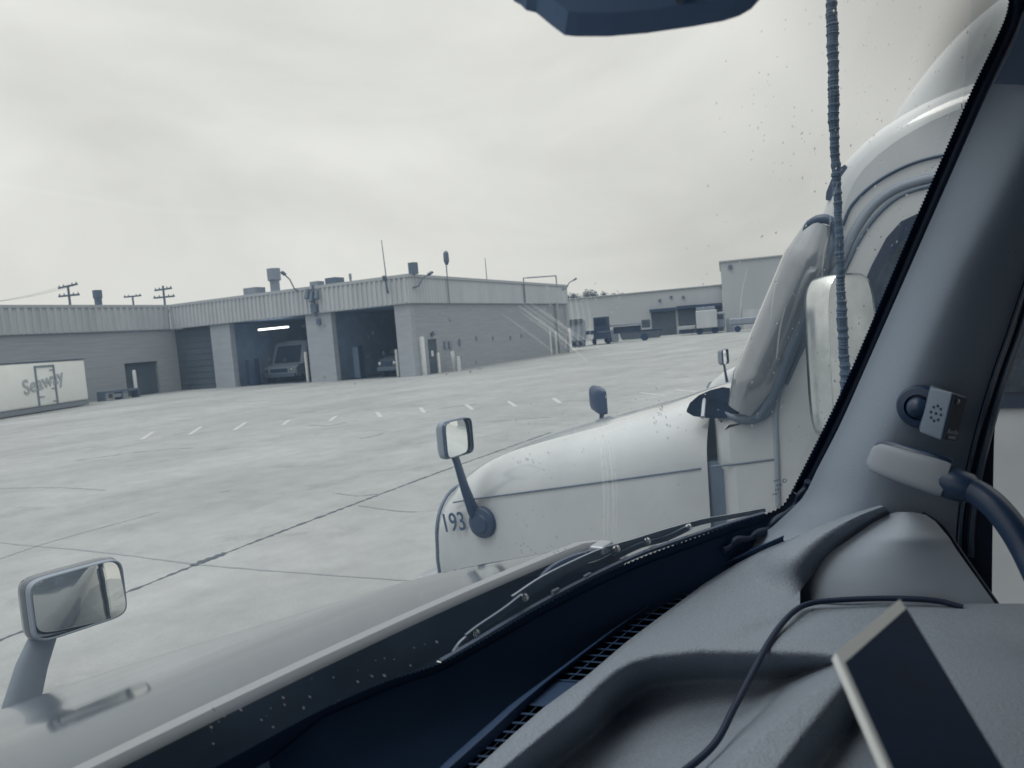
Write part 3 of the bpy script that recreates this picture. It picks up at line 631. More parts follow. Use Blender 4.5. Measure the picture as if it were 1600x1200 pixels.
def hood_mirror(c, wd, ht, shear, arm, armr, base, parent, side, body='mid', shell='hood', tilt=(0, 0), yaw=0, sink=0):
    """face looks back along -Y; arm = points; base = (centre, normal, radius) or None"""
    c = Vector(c); ring = rrect(wd, ht)
    def put_(k, y, dx=0): return [(c.x+x*k+dx, c.y+y+x*k*yaw, c.z+z*k+shear*x*k) for x, z in ring]
    rows = [put_(.955, .004), put_(.97, -.006), put_(1.0, -.005), put_(1.025, .02)]
    T = MB(); T.grid([r_+[r_[0]] for r_ in rows]); hm = T.build('hood_mirror', body, parent, smooth=50)
    T = MB(); rows = [put_(1.03, .021), put_(1.06, .04), put_(1.03, .07), put_(.85, .10), put_(.5, .118), put_(.02, .122)]
    T.grid([r_+[r_[0]] for r_ in rows]).build('housing', shell, hm, smooth=60)
    rows = [[(x, y+(x-c.x)*tilt[0]+(z-c.z)*tilt[1]+.45*((x-c.x)**2+(z-c.z)**2), z) for x, y, z in put_(k, .012+sink-.45*wd*wd/4)] for k in (.968, .85, .7, .5, .3, .12, .001)]
    MB().grid([r_+[r_[0]] for r_ in rows]).build('mirror_glass', 'fmirror', hm, smooth=80)
    MB().tube(arm, armr, 12, flat=.45, upv=Vector((1, 0, 0))).build('arm', body, hm, smooth=50)
    if base:
        bc, bn, br = base; MB().lathe(bc, bn, [(br, -.03), (br, .02), (br*.92, .035), (br*.6, .045), (br*.55, .06), (0.001, .065)], 24).build('arm_base', 'dark', hm, smooth=40)
    return hm
# ---------------- the truck alongside
TN = thing('semi_truck', (5.22, 1.0, 0), 'white semi truck numbered 193 parked alongside, its long hood and cab filling the right', 'truck', 'semi trucks parked side by side')
NC, NY = 5.22, 3.25
ztn = [(-1.8, 1.965), (-1.58, 1.93), (-1.25, 1.84), (-.92, 1.76), (-.33, 1.62), (.0, 1.525), (.27, 1.40), (.42, 1.28), (.6, 1.12), (.8, .95)]
hwn = [(-1.8, 1.06), (-1.2, 1.045), (-.5, 1.0), (0, .965), (.38, .91)]
make_hood(NC, NY, ztn, hwn, -1.77, .45, 'white', TN, rnose=.12)
def hside(Y): return NC - smooth_interp(Y-NY, hwn) - .012
sz = lambda Y: interp(Y, [(1.5, 1.525), (3.33, 1.21), (3.6, 1.15)])
MB().tube([(hside(y)+.010, y, sz(y)) for y in [1.52+i*.1 for i in range(21)]], .006, 6).build('hood_seam', 'darkg', TN)
Yt = onx(706, 812, hside(3.4)).y
p = onx(690, 829, hside(3.45)); text_mb('fleet_number', '193', .20, (hside(3.4)-.012, p.y-.03, p.z-.005), (0.0, -1, .165), (0, .165, 1), .002, 'decal', TN, bold=.0015, xs=.80)
MB().box((NC, NY+.56, .78), (1.0, .1, .4), bev=.05).build('grille', 'darkg', TN)
MB().box((NC, NY+.42, .42), (2.2, .5, .34), bev=.08).build('bumper', 'steel', TN)
for s_ in (-1, 1):
    MB().box((NC+s_*.62, NY+.50, .85), (.26, .2, .22), bev=.08).build('headlight', 'chrome', TN)
    for yy_ in (2.75, -3.2, -4.5): MB().lathe((NC+s_*.6, yy_, .5), (s_, 0, 0), [(.5, 0), (.5, .26), (.28, .28), (.26, .2)], 20).build('wheel', 'tyre', TN)
# nose edge strip along the grille opening
MB().tube([(NC+x*.985, NY+.492, z-.006) for x, z in hood_section(smooth_interp(.45, hwn), smooth_interp(.45, ztn))[:12]], .014, 8).build('nose_edge', 'darkg', TN, smooth=50)
h1 = ony(718, 684, 3.25)
def mk_nm(side):
    X = lambda x: x if side < 0 else 2*NC-x
    c = Vector((X(h1.x), 3.25, h1.z)); pts = [ony(x, y, 3.28) for x, y in ((706, 700), (714, 722), (726, 762), (738, 795), (748, 815))]
    pts = [Vector((X(p.x), p.y, p.z)) for p in pts]; bc = onx(755, 816, hside(3.2)); bc = Vector((X(bc.x), bc.y, bc.z))
    pts.append(bc+Vector((0, .0, 0)))
    hood_mirror(c, .31 if side < 0 else .15, .26 if side < 0 else .24, .0 if side < 0 else .25, pts, [.038, .036, .044, .056, .066, .06], (bc, Vector((side, 0, 0)), .115), TN, side, body='dark', shell='mid' if side < 0 else 'dark', tilt=(.05, .02), yaw=0 if side < 0 else 1.1)
mk_nm(-1); mk_nm(1)
# cab body
def poly_inset(P, d):
    n = len(P); A_ = sum(P[i][0]*P[(i+1) % n][1]-P[(i+1) % n][0]*P[i][1] for i in range(n)); sg = 1 if A_ > 0 else -1; out_ = []
    for i in range(n):
        a = Vector(P[i-1]); b_ = Vector(P[i]); c = Vector(P[(i+1) % n]); e1 = (b_-a).normalized(); e2 = (c-b_).normalized()
        n1_ = Vector((-e1.y, e1.x))*sg; n2_ = Vector((-e2.y, e2.x))*sg; k = n1_+n2_; k = k/max(.35, k.dot(n1_)); out_.append(b_+k*d)
    return out_
def slab(P, x0, x1, ins, m, name, parent, smooth=45, ang=None):
    """profile P in (Y,z), rounded towards both sides"""
    rows = []; seq = [(dx, d) for dx, d in ins]; st = [(x0+dx, d) for dx, d in seq] + [(x1-dx, d) for dx, d in seq[::-1]]
    for x, d in st:
        q_ = poly_inset(P, d); rows.append([(x, p_[0], p_[1]) for p_ in q_]); rows[-1].append(rows[-1][0])
    mb = MB(); mb.grid(rows); mb.add(rows[0][:-1], [tuple(range(len(P)))]); mb.add(rows[-1][:-1], [tuple(range(len(P)))])
    return mb.build(name, m, parent, smooth=smooth)
cabP = polyline([(1.31, 1.91), (1.05, 2.38), (.82, 2.86), (.74, 3.06), (.62, 3.20), (.42, 3.32), (.15, 3.40), (-.4, 3.45)], 26)
cabP = [(1.43, .6), (1.43, 1.50), (1.455, 1.535), (1.455, 1.84), (1.42, 1.875)] + cabP + [(-3.3, 3.5), (-3.3, .6)]
INS = [(0, .13), (.012, .09), (.035, .055), (.07, .028), (.12, .008), (.17, 0)]
slab(cabP, 4.12, 2*NC-4.12, INS, 'white', 'cab', TN, smooth=30)
fs = [onx(x, y, 4.5) for x, y in ((1375, 205), (1400, 165), (1440, 110), (1490, 52), (1545, 2), (1600, -40))]
fP = [(p.y, p.z) for p in fs]; fP = [(fP[0][0]+.06, fP[0][1]-.6)] + polyline(fP, 12) + [(fP[-1][0]-.5, fP[-1][1]+.22), (-3.2, fP[-1][1]+.3), (-3.2, 2.6)]
slab(fP, 4.30, 2*NC-4.30, [(0, .30), (.03, .2), (.08, .12), (.15, .05), (.24, .012), (.32, 0)], 'white', 'roof_fairing', TN, smooth=50)
MB().box((NC, 1.44, 1.06), (2.09, .16, 1.0)).build('hood_gap', 'darkg', TN)
cw = MB(); cw.grid([[(4.3+i*.23, 1.56, 1.86) for i in range(9)], [(4.3+i*.23, 1.30, 1.93) for i in range(9)]]); cw.build('cowl_panel', 'cowl', TN, thick=.02)
ov = [(1073, 644, 4.155), (1078, 633, 4.17), (1092, 621, 4.25), (1110, 613, 4.36), (1130, 608, 4.44), (1155, 612, 4.42), (1160, 640, 4.16), (1150, 650, 4.12), (1125, 654, 4.10), (1100, 653, 4.115), (1083, 650, 4.13)]
MB().prism([onx(x, y, X) for x, y, X in ov], (.012, .004, .012)).build('cowl_opening', 'cowl', TN)
MB().tube([onx(1098, 652, 4.10), onx(1100, 630, 4.2), onx(1102, 618, 4.3)], .012, 8).build('hood_hook', 'steel', TN)
MB().grid([[(4.40+i*.205, 1.315-.03*math.sin(0), 1.93) for i in range(9)], [(4.42+i*.2, .845, 2.84) for i in range(9)]]).build('windscreen', 'glassd', TN, thick=.02)
# windscreen pillar: glossy rounded cover
M['pcover'] = mat('pillar_cover', .55, .24, .14, .6, metal=.45, var=.22, vscale=3.5, coat=1, stretch=(1, 1, .3))
pil = [onx(x, y, 4.11) for x, y in ((1160, 640), (1172, 615), (1192, 570), (1218, 508), (1244, 448), (1266, 396), (1279, 362), (1284, 350))]
PL = polyline([tuple(p) for p in pil], 24)
MB().tube(PL, [.055+.075*min(1, (i+1)/5)**.6 if i < 5 else (.125 if i < 20 else .125-.012*(i-19)) for i in range(24)], 20, flat=1.0).build('windscreen_pillar', 'pcover', TN, smooth=60)
capp = [onx(x, y, 4.05) for x, y in ((1254, 368), (1262, 352), (1278, 343), (1294, 343), (1303, 352), (1304, 372))]
MB().tube(polyline([tuple(p) for p in capp], 20), [.006+.018*math.sin(math.pi*i/19) for i in range(20)], 10).build('pillar_gasket', 'dark', TN, smooth=60)
strip_late = [onx(x, y, 4.075) for x, y in ((1184, 654), (1206, 618), (1222, 576), (1240, 530), (1262, 478), (1284, 428), (1298, 388), (1303, 366))]
MB().tube(polyline([tuple(p) for p in strip_late], 30), [.02+.018*math.sin(math.pi*min(1, i/24)) for i in range(30)], 10).build('pillar_edge', 'darkg', TN, smooth=60)
ft = [onx(x, y, 4.1) for x, y in ((1133, 644), (1143, 651), (1165, 655), (1190, 646), (1204, 630), (1214, 600))]
MB().tube(polyline([tuple(p) for p in ft], 24), [.004+.032*math.sin(math.pi*i/23)**.8 for i in range(24)], 10).build('pillar_gasket', 'darkg', TN, smooth=60)
def strip(pix, X, r, m, name, n=40, par=TN, flat=1.0):
    return MB().tube(polyline([tuple(onx(x, y, X)) for x, y in pix], n), r, 8, flat=flat).build(name, m, par, smooth=60)
strip([(1317, 352), (1330, 322), (1362, 290), (1405, 264), (1445, 249), (1490, 240), (1640, 222)], 4.115, .008, 'dark', 'roof_seam')
strip([(1216, 790), (1214, 720), (1212, 645), (1219, 600)], 4.115, .015, 'mid', 'door_seal')
strip([(1219, 600), (1240, 545), (1275, 478), (1310, 415), (1335, 362), (1365, 320), (1402, 294), (1445, 280), (1490, 272), (1640, 262)], 4.12, .024, 'mid', 'door_frame', flat=.8)
strip([(1229, 600), (1250, 552), (1285, 485), (1318, 425), (1343, 374), (1373, 333), (1408, 305), (1450, 291), (1495, 283), (1640, 273)], 4.118, .011, 'darkg', 'door_seal')
strip([(1112, 729), (1160, 724), (1213, 717)], 4.12, .006, 'darkg', 'panel_seam')
strip([(1190, 646), (1200, 637), (1213, 634)], 4.12, .008, 'mid', 'panel_seam')
MB().prism([onx(x, y, 4.16) for x, y in ((1290, 312), (1291, 300), (1299, 280), (1310, 264), (1320, 257), (1324, 262), (1318, 280), (1306, 300), (1296, 313))], (.03, 0, 0)).build('marker_lamp', 'dark', TN)
WF = [(1292, 664), (1296, 640), (1308, 590), (1326, 520), (1345, 455), (1362, 415), (1385, 372), (1408, 346), (1440, 331), (1485, 325), (1640, 318)]
wfp = [onx(x, y, 4.112) for x, y in WF]; back = [Vector((4.112, -.75, wfp[-1].z)), Vector((4.112, -.75, 1.87)), onx(1560, 638, 4.112)]
MB().prism(wfp+back, (-.006, 0, 0)).build('door_window', 'rubber', TN)
cg = sum((q_ for q_ in wfp+back), Vector())/len(wfp+back)
wi = [onx(x+(16 if x < 1450 else 8), y+(16 if i > 5 else (4 if i else -14)), 4.10) for i, (x, y) in enumerate(WF)] + [Vector((4.10, -.70, wfp[-1].z-.05)), Vector((4.10, -.70, 1.92)), onx(1560, 612, 4.10)]
MB().prism(wi, (-.004, 0, 0)).build('window_glass', mat('door_glass', .3, .03, .2, .25, var=.6, vscale=16, detail=10), TN)
MB().box((4.11, -.95, 1.2), (.012, .02, 1.2)).build('door_seam', 'darkg', TN); MB().box((4.10, -.78, 1.62), (.04, .2, .05), bev=.015).build('door_handle', 'dark', TN)
# door mirror: tall rounded box, chrome shell with dusty glass
mc = onx(1318, 560, 3.86); mt_ = onx(1318, 432, 3.86); hh_ = mt_.z-mc.z+.015
ring = rrect(.30, hh_*2, 48, 4.5)
ax1 = Vector((.80, -.60, 0)); axn = Vector((-.60, -.80, 0))
def mr(k, o_, kz=None): return [mc+ax1*(x*k)+zz*(z*(kz or k))+axn*o_ for x, z in ring]
rows = [mr(.90, .062, .97), mr(.95, .07, .975), mr(.995, .055, .995), mr(1, .02), mr(1, -.06), mr(.9, -.10, .96), mr(.6, -.12, .8), mr(.01, -.125)]
dm_ = MB().grid([r_+[r_[0]] for r_ in rows]).build('door_mirror', 'chrome', TN, smooth=50)
rows = [mr(.91, .064, .973), mr(.5, .066, .5), mr(.01, .066)]
MB().grid([r_+[r_[0]] for r_ in rows]).build('mirror_glass', 'dmirror', dm_, smooth=30)
for z_ in (1.9, 2.45): MB().tube([mc+zz*(z_-mc.z)-axn*.08, (4.13, mc.y-.08, z_-.02)], .02, 8).build('mirror_bracket', 'dark', dm_)

# ---------------- third truck beyond, a copy of the second
T3 = copy_tree(TN); T3.location = (13.88, 1.83, 0)
T3['label'] = 'farther white truck showing only its nose and hood mirror behind truck 193'; T3['category'] = 'truck'
for ch in list(T3.children):
    if ch.name.startswith('fleet_number'): bpy.data.objects.remove(ch)

# ---------------- the truck the photo is taken from
TO = thing('truck_cab', (0, 0, 0), 'own truck seen from inside: grey hood, wet windscreen, dashboard and grey pillar in the foreground', 'truck', 'semi trucks parked side by side')
OY = 2.6
zto = [(-1.99, 2.085), (-1.69, 2.005), (-1.34, 1.885), (-.67, 1.655), (-.18, 1.475), (.12, 1.375), (.5, 1.2), (.7, 1.08), (.9, .95)]
hwo = [(-2.0, 1.14), (-1.4, 1.10), (-.6, 1.04), (0, .98), (.4, .91)]
def make_own_hood():
    rows = []
    for i in range(41):
        f = i/40; row = []
        for x, z in hood_section(1, 1): pass
        r = -1.98+2.38*f
        sec = hood_section(smooth_interp(r, hwo), smooth_interp(r, zto), a=.17, b=.16, crown=.02)
        for x, z in sec: row.append((x, OY+r-(1-f)**3*.06*(x*x), z))
        rows.append(row)
    for i in range(1, 13):
        th = math.pi/2*i/12.6; r = .4+.36*math.sin(th); hw = .91*(math.cos(th)**.45); k = max(.12, hw/.91)
        rows.append([(x, OY+r, z) for x, z in hood_section(hw, smooth_interp(r, zto)-.05*(1-math.cos(th)), a=.17*k, b=.16, crown=.02)])
    return MB().grid(rows).build('hood', 'hood', TO, smooth=40)
make_own_hood()
# bright strip along the rear edge of the hood
def rear(x, dy=0, dz=0):
    sec = hood_section(1.14, 2.083, a=.17, b=.16, crown=.02); z = interp(x, sorted([(a, b) for a, b in sec if b > 1.7])); return Vector((x, .62-.06*x*x+dy, z+dz))
xs = [-1.02+i*.05 for i in range(42)]
rows = [[rear(x, .012, .002) for x in xs], [rear(x, .006, .007) for x in xs], [rear(x, -.008, .007) for x in xs], [rear(x, -.013, .001) for x in xs], [rear(x, -.014, -.006) for x in xs]]
MB().grid(rows).build('hood_edge_trim', 'trim', TO, smooth=40)
rows = [[rear(x, -.0135, -.002) for x in xs], [rear(x, -.03, -.045) for x in xs], [Vector((x, gy(x, 2.04)+.02, 2.035)) for x in xs], [Vector((x, gy(x, 2.02)-.02, 2.03)) for x in xs]]
MB().grid(rows).build('cowl_panel', 'cowl', TO, smooth=40)
MB().box((0, 1.2, .8), (1.7, 3.2, .9)).build('engine_block', 'dark', TO)
MB().box((0, OY+.42, .42), (2.2, .5, .34), bev=.08).build('bumper', 'steel', TO)
for s_ in (-1, 1):
    for yy_ in (2.1, -3.9): MB().lathe((s_*.74, yy_, .5), (s_, 0, 0), [(.5, 0), (.5, .26), (.28, .28)], 20).build('wheel', 'tyre', TO)
hc = ony(125, 936, OY)
apts = [ony(x, y, OY+.085) for x, y in ((112, 950), (72, 985), (50, 1040), (34, 1100), (18, 1160))]; apts.append(Vector((.90, OY+.085, apts[-1].z-.05)))
hood_mirror(hc, .285, .205, .0, apts, [.03, .045, .052, .058, .065, .065], None, TO, 1, body='mid', shell='hood', tilt=(-.22, .10), yaw=-.10, sink=.018)
lp = [Vector((-p.x, p.y, p.z)) for p in apts]
hood_mirror((-hc.x, hc.y, hc.z), .285, .205, 0, lp, [.03, .045, .052, .058, .065, .065], None, TO, -1, body='mid', shell='hood')

# windscreen
rows = []
for i in range(25):
    z = 2.03+i*.80/24; rows.append([(x, gy(x, z), z) for x in [(-1.2+j*2.4/48)*(1-.06*(z-2.1)/.7) for j in range(49)]])
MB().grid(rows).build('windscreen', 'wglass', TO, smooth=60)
EB = [(150, 1290), (330, 1203), (500, 1112), (600, 1068), (690, 1037), (770, 993), (840, 952), (920, 910), (1000, 873), (1100, 836), (1160, 815), (1205, 801), (1224, 790), (1238, 768)]
ER = [(1238, 768), (1290, 665), (1330, 580), (1390, 440), (1450, 300), (1520, 140), (1560, 55), (1575, 15), (1577, -25), (1562, -60), (1500, -95), (1300, -120)]
def frit(pix, n, dx, dy, amp, name, m='frit', off=-.004):
    P = polyline(pix, n); rows = [[], []]
    for i, (x, y) in enumerate(P):
        a = P[max(0, i-1)]; c = P[min(n-1, i+1)]; tx, ty = c[0]-a[0], c[1]-a[1]; l = math.hypot(tx, ty); nx, ny = -ty/l, tx/l
        k = amp if i % 2 else 0
        rows[0].append(onglass(x-nx*k, y-ny*k, off)); w_ = dx
        rows[1].append(onglass(x+nx*w_, y+ny*w_, off))
    return MB().grid(rows).build(name, m, TO)
EALL = EB+ER[1:]
frit(EB, 330, 30, 0, 2.4, 'windscreen_border', 'black'); frit(ER, 420, 30, 0, 2.4, 'windscreen_border')
# rubber seal beads following the glass
sb = polyline([(x+14, y+7) for x, y in ER], 120)
MB().tube([onglass(x, y, -.012) for x, y in sb], .0065, 8).build('windscreen_seal', 'rubber', TO, smooth=60)
sb = polyline([(1262, 752), (1250, 776), (1238, 795), (1215, 812), (1190, 832), (1160, 842), (1130, 858)], 40)
MB().tube([onglass(x+2*math.sin(i*.9), y+2*math.sin(i*.7), -.02) for i, (x, y) in enumerate(sb)], [.005+.001*math.sin(i*.8) for i in range(40)], 8).build('windscreen_seal', 'rubber', TO, smooth=60)

# dashboard
def pd(px, py, dz=0.0, k=1.0, lim=1.065):
    q_ = ray(px, py); tz = (2.03+dz-ZC)/q_.z if q_.z < 0 else 1e9; tx = lim/q_.x if q_.x > 0 else 1e9
    t_ = (tz**-14 + tx**-14)**(-1/14); return CAM+q_*t_*k
def sd_poly(x, y, P):
    d = 1e9; ins = False; n = len(P)
    for i in range(n):
        ax_, ay_ = P[i]; bx2, by2 = P[(i+1) % n]; ex, ey = bx2-ax_, by2-ay_; t_ = max(0, min(1, ((x-ax_)*ex+(y-ay_)*ey)/(ex*ex+ey*ey)))
        d = min(d, math.hypot(x-ax_-ex*t_, y-ay_-ey*t_))
        if (ay_ > y) != (by2 > y) and x < ax_+(y-ay_)/(by2-ay_)*ex: ins = not ins
    return d if ins else -d
PK1 = [(690, 1300), (790, 1200), (850, 1150), (900, 1110), (935, 1072), (962, 1048), (990, 1032), (1025, 1022), (1100, 1014), (1200, 1016), (1270, 1018), (1310, 1022), (1324, 1034), (1312, 1052), (1255, 1092), (1170, 1160), (1080, 1260), (1050, 1300)]
PK2 = [(1345, 1040), (1318, 1070), (1262, 1140), (1205, 1215), (1150, 1300), (1600, 1300), (1520, 1160), (1440, 1060)]
def dzf(x, y):
    d = sd_poly(x, y, PK1)+6; z = -.075*sstep(d/58)*(.55+.45*sstep((y-1000)/120))
    d = sd_poly(x, y, PK2)+6; z -= .06*sstep(d/58)
    z -= .004*math.exp(-((y-(1000-(x-1130)*.28))/12)**2)*sstep((x-1120)/80)
    return z
YT = [(660, 1275), (740, 1204), (800, 1149), (849, 1106), (912, 1060), (980, 1002), (1032, 963), (1100, 912), (1145, 884), (1190, 860), (1250, 836)]
def dash_patch(x0, x1, nx, yt, ny=170):
    rows = []
    for i in range(nx+1):
        x = x0+(x1-x0)*i/nx; y0 = yt(x); row = []
        for j in range(ny+1):
            y = y0+(1650-y0)*(j/ny)**1.25; e = y-y0; lip = -.006*(1-sstep(e/9))
            row.append(pd(x, y, dzf(x, y)+lip))
        rows.append(row)
    return rows
ds = MB(); ds.grid(dash_patch(660, 1250, 200, lambda x: interp(x, YT))); ds.grid(dash_patch(1249, 1750, 90, lambda x: 943))
rr_ = dash_patch(1249, 1750, 90, lambda x: 943); ds.grid([[pd(1249+501*i/90, 943, -.006)+Vector((.0, .0, 0)) for i in range(91)], [pd(1249+501*i/90, 943, -.006)+Vector((.01, .005, -.06)) for i in range(91)]])
dso = ds.build('dashboard', 'dash', TO, smooth=60)
U = [(1165, 905), (1192, 868), (1240, 842), (1290, 817), (1340, 798), (1373, 789)]
K = [(1206, 925), (1219, 893), (1256, 858), (1301, 827), (1346, 804), (1381, 791)]
B = [(1238, 941), (1264, 905), (1302, 868), (1338, 840), (1371, 817), (1391, 802)]
n_ = 30; Up, Kp, Bp = polyline(U, n_), polyline(K, n_), polyline(B, n_); rows = []
for i in range(n_):
    row = []; f = i/(n_-1); e = sstep(f*3.2)**.7
    for j in range(17):
        s = j/16
        if s < .5: a = s*2; x = Up[i][0]*(1-a)+Kp[i][0]*a; y = Up[i][1]*(1-a)+Kp[i][1]*a
        else: a = s*2-1; x = Kp[i][0]*(1-a)+Bp[i][0]*a; y = Kp[i][1]*(1-a)+Bp[i][1]*a
        hgt = math.sin(math.pi*(s*.5)/.5)**1.0 if s <= .5 else math.cos(math.pi/2*(s*2-1))**.8
        hgt = (math.sin(math.pi/2*s*2)**1.2) if s <= .5 else hgt
        row.append(pd(x, y, .0, 1.0012-.058*hgt*e))
    rows.append(row)
MB().grid(rows).build('dash_bolster', 'dash', dso, smooth=70)
# ridge in front of the vents, the dark well under the glass, and the slotted vents
RG = [(620, 1265), (700, 1187), (800, 1099), (880, 1040), (957, 983), (1020, 941), (1081, 903), (1130, 878), (1177, 857), (1225, 836)]
GO = [(640, 1275), (720, 1205), (780, 1150), (830, 1098), (862, 1066), (935, 1007), (1010, 949), (1075, 912), (1137, 884), (1180, 865), (1225, 845)]
EBo = [(x+6, y+14) for x, y in EB]; n_ = 60
def trim_(P, x0, x1, n=60): return [(x0+(x1-x0)*i/(n-1), interp(x0+(x1-x0)*i/(n-1), P)) for i in range(n)]
Er = trim_([(420, 1190)]+[(x, y+12) for x, y in EB[2:]], 420, 1222); Rr = trim_(RG, 622, 1224)
rows = []
for a, b_ in zip(Er, Rr):
    A_ = onglass(a[0], a[1], -.006); B_ = pd(b_[0], b_[1], .0); rows.append([A_, A_.lerp(B_, .05)-zz*.04, A_.lerp(B_, .5)-zz*.07, A_.lerp(B_, .85)-zz*.045, A_.lerp(B_, .97)-zz*.012, B_])
MB().grid(rows).build('windscreen_well', 'black', dso, smooth=50)
Gr = trim_(GO, 640, 1224); Rr2 = trim_(RG, 622, 1224); rows = [[pd(*b_, .0), pd(*b_, .003)+Vector((-.002, -.002, 0)), pd(b_[0]*.6+a[0]*.4, b_[1]*.6+a[1]*.4, .003), pd(a[0], a[1], -.008)] for a, b_ in zip(Gr, Rr2)]
MB().grid(rows).build('dash_ridge', 'ridge', dso, smooth=50)
Dr = trim_(YT, 660, 1246)
Gi = trim_(GO, 640, 1224)
rows = [[pd(a[0], a[1]-1, -.008), pd(a[0], a[1], -.03), pd(b_[0], b_[1]+4, -.03), pd(b_[0], b_[1]+1, -.006)] for a, b_ in zip(Gi, Dr)]
MB().grid(rows).build('vent_channel', 'black', dso)
def vent(x0, x1, n):
    mb = MB()
    def lerp2(f, s, dz):
        xa = x0+(x1-x0)*f; a = (xa, interp(xa, GO)); 
        # matching point on the dash edge, straight down-right of it
        c = a
        for _ in range(60):
            if c[1] >= interp(c[0], YT): break
            c = (c[0]+1.5, c[1]+.1)
        return pd(a[0]+(c[0]-a[0])*s, a[1]+(c[1]-a[1])*s, dz)
    for i in range(n+1):
        f = i/n; mb.grid([[lerp2(f, 0, -.006), lerp2(f, .5, -.006), lerp2(f, 1.0, -.006)], [lerp2(f+.22/n, 0, -.006), lerp2(f+.22/n, .5, -.006), lerp2(f+.22/n, 1.0, -.006)], [lerp2(f+.22/n, 0, -.02), lerp2(f+.22/n, .5, -.02), lerp2(f+.22/n, 1.0, -.02)]])
    for s in (.5,):
        mb.grid([[lerp2(i/n, s-.03, -.007) for i in range(n+1)], [lerp2(i/n, s+.03, -.007) for i in range(n+1)]])
    return mb.build('defrost_vent', 'ridge', dso)
vent(866, 1130, 22); vent(650, 826, 13)
bl = MB(); bl.grid([[pd(828, interp(828, GO), -.007), pd(866, interp(866, GO), -.007)], [pd(850, interp(850, YT), -.007), pd(906, interp(906, YT), -.007)]])
bl.build('vent_blank', 'ridge', dso)
MB().box((0, .1, 1.72), (2.1, .62, .42)).build('dash_lower', 'dark', TO)
MB().grid([[(-1.08, -.14, 1.938), (1.06, -.14, 1.938)], [(-1.08, .50, 1.938), (1.06, .42, 1.938)]]).build('dash_top', 'dash', TO)

# pillar trim, side cover, door edge
PLf = [(-90, 1612), (0, 1603), (60, 1586), (140, 1546), (300, 1474), (440, 1412), (580, 1350), (665, 1312), (735, 1276), (775, 1256), (800, 1232), (830, 1198), (860, 1150), (905, 1105)]
PRf = [(-90, 1800), (130, 1740), (300, 1668), (380, 1628), (430, 1603), (520, 1572), (590, 1547), (680, 1521), (760, 1503), (830, 1494), (910, 1494)]
rows = []
for i in range(70):
    y = -90+1000*i/69; xl, xr = smooth_interp(y, PLf), smooth_interp(y, PRf); Xl = min(onglass(xl, y, 0).x, 1.10)-.012; row = []
    fold = .52-.10*sstep((y-100)/500)
    for j in range(31):
        u = j/30; 
        prof = sstep(u/fold)**.8 if u < fold else 1-.85*((u-fold)/(1-fold))**1.7
        prof = min(prof, 1)
        X = Xl*(1-u)+1.085*u-.054*prof*(1-.35*sstep((y-600)/200)); row.append(onx(xl+(xr-xl)*u, y, X))
    rows.append(row)
po = MB().grid(rows).build('pillar_trim', 'pillar', TO, smooth=70)
st_ = [onx(x, y, 1.05) for x, y in ((1552, 131), (1600, 134), (1660, 140), (1740, 150))]
rows = []
for i in range(12):
    y = -95+226*i/11; xl = 1605 if y < 0 else smooth_interp(y, PLf)+2; row = []
    for j in range(8): u = j/7; X = 1.04*(1-u)+1.06*u-.03*math.sin(math.pi*u); row.append(onx(xl+(1745-xl)*u, y+u*8, X))
    rows.append(row)
MB().grid(rows).build('upper_pillar_trim', mat('upper_trim', .2, .07, .7), TO, smooth=70)
CL = [(800, 1402), (804, 1388), (815, 1366), (840, 1330), (870, 1286), (905, 1248), (941, 1218), (975, 1200)]
CR = [(800, 1425), (804, 1446), (815, 1462), (840, 1483), (858, 1494), (900, 1524), (945, 1556), (975, 1572)]
rows = []
for i in range(36):
    y = 800+175*(i/35)**1.3; xl, xr = interp(y, CL), interp(y, CR)
    rows.append([onx(xl+(xr-xl)*j/24, y, 1.025-.045*math.sin(math.pi*min(1, j/24*.92))*min(1, .35+i/18)) for j in range(25)])
MB().grid(rows).build('side_cover', 'panel', TO, smooth=70)
strip([(1440, 803), (1470, 822), (1494, 856), (1524, 899), (1556, 944)], 1.028, .004, 'rubber', 'cover_gasket', par=TO)
WEf = [(-120, 1960), (300, 1720), (430, 1640), (500, 1603), (560, 1576), (600, 1563), (640, 1557), (700, 1553), (1010, 1549)]
rows = []
for i in range(60):
    y = -110+1110*i/59; xl = smooth_interp(y, PRf)-5; xr = smooth_interp(y, WEf); rows.append([onx(xl+(xr-xl)*j/6, y, 1.086+.006*(j/6)) for j in range(7)]+[onx(xr, y, 1.13)])
MB().grid(rows).build('door_seal', 'rubber', TO, smooth=30)
for off, r_ in ((7, .003), (24, .004)):
    P = [(smooth_interp(y, PRf)+off, y) for y in range(-60, 900, 30)]; MB().tube([onx(x, y, 1.083) for x, y in P], r_, 6).build('seal_bead', mat('bead', .22, .05, .35, .5), TO, smooth=60)
MB().grid([[(1.135, -.95, 1.95), (1.135, .12, 1.95)], [(1.135, -.95, 2.8), (1.135, .02, 2.8)]]).build('door_window', 'sglass', TO)

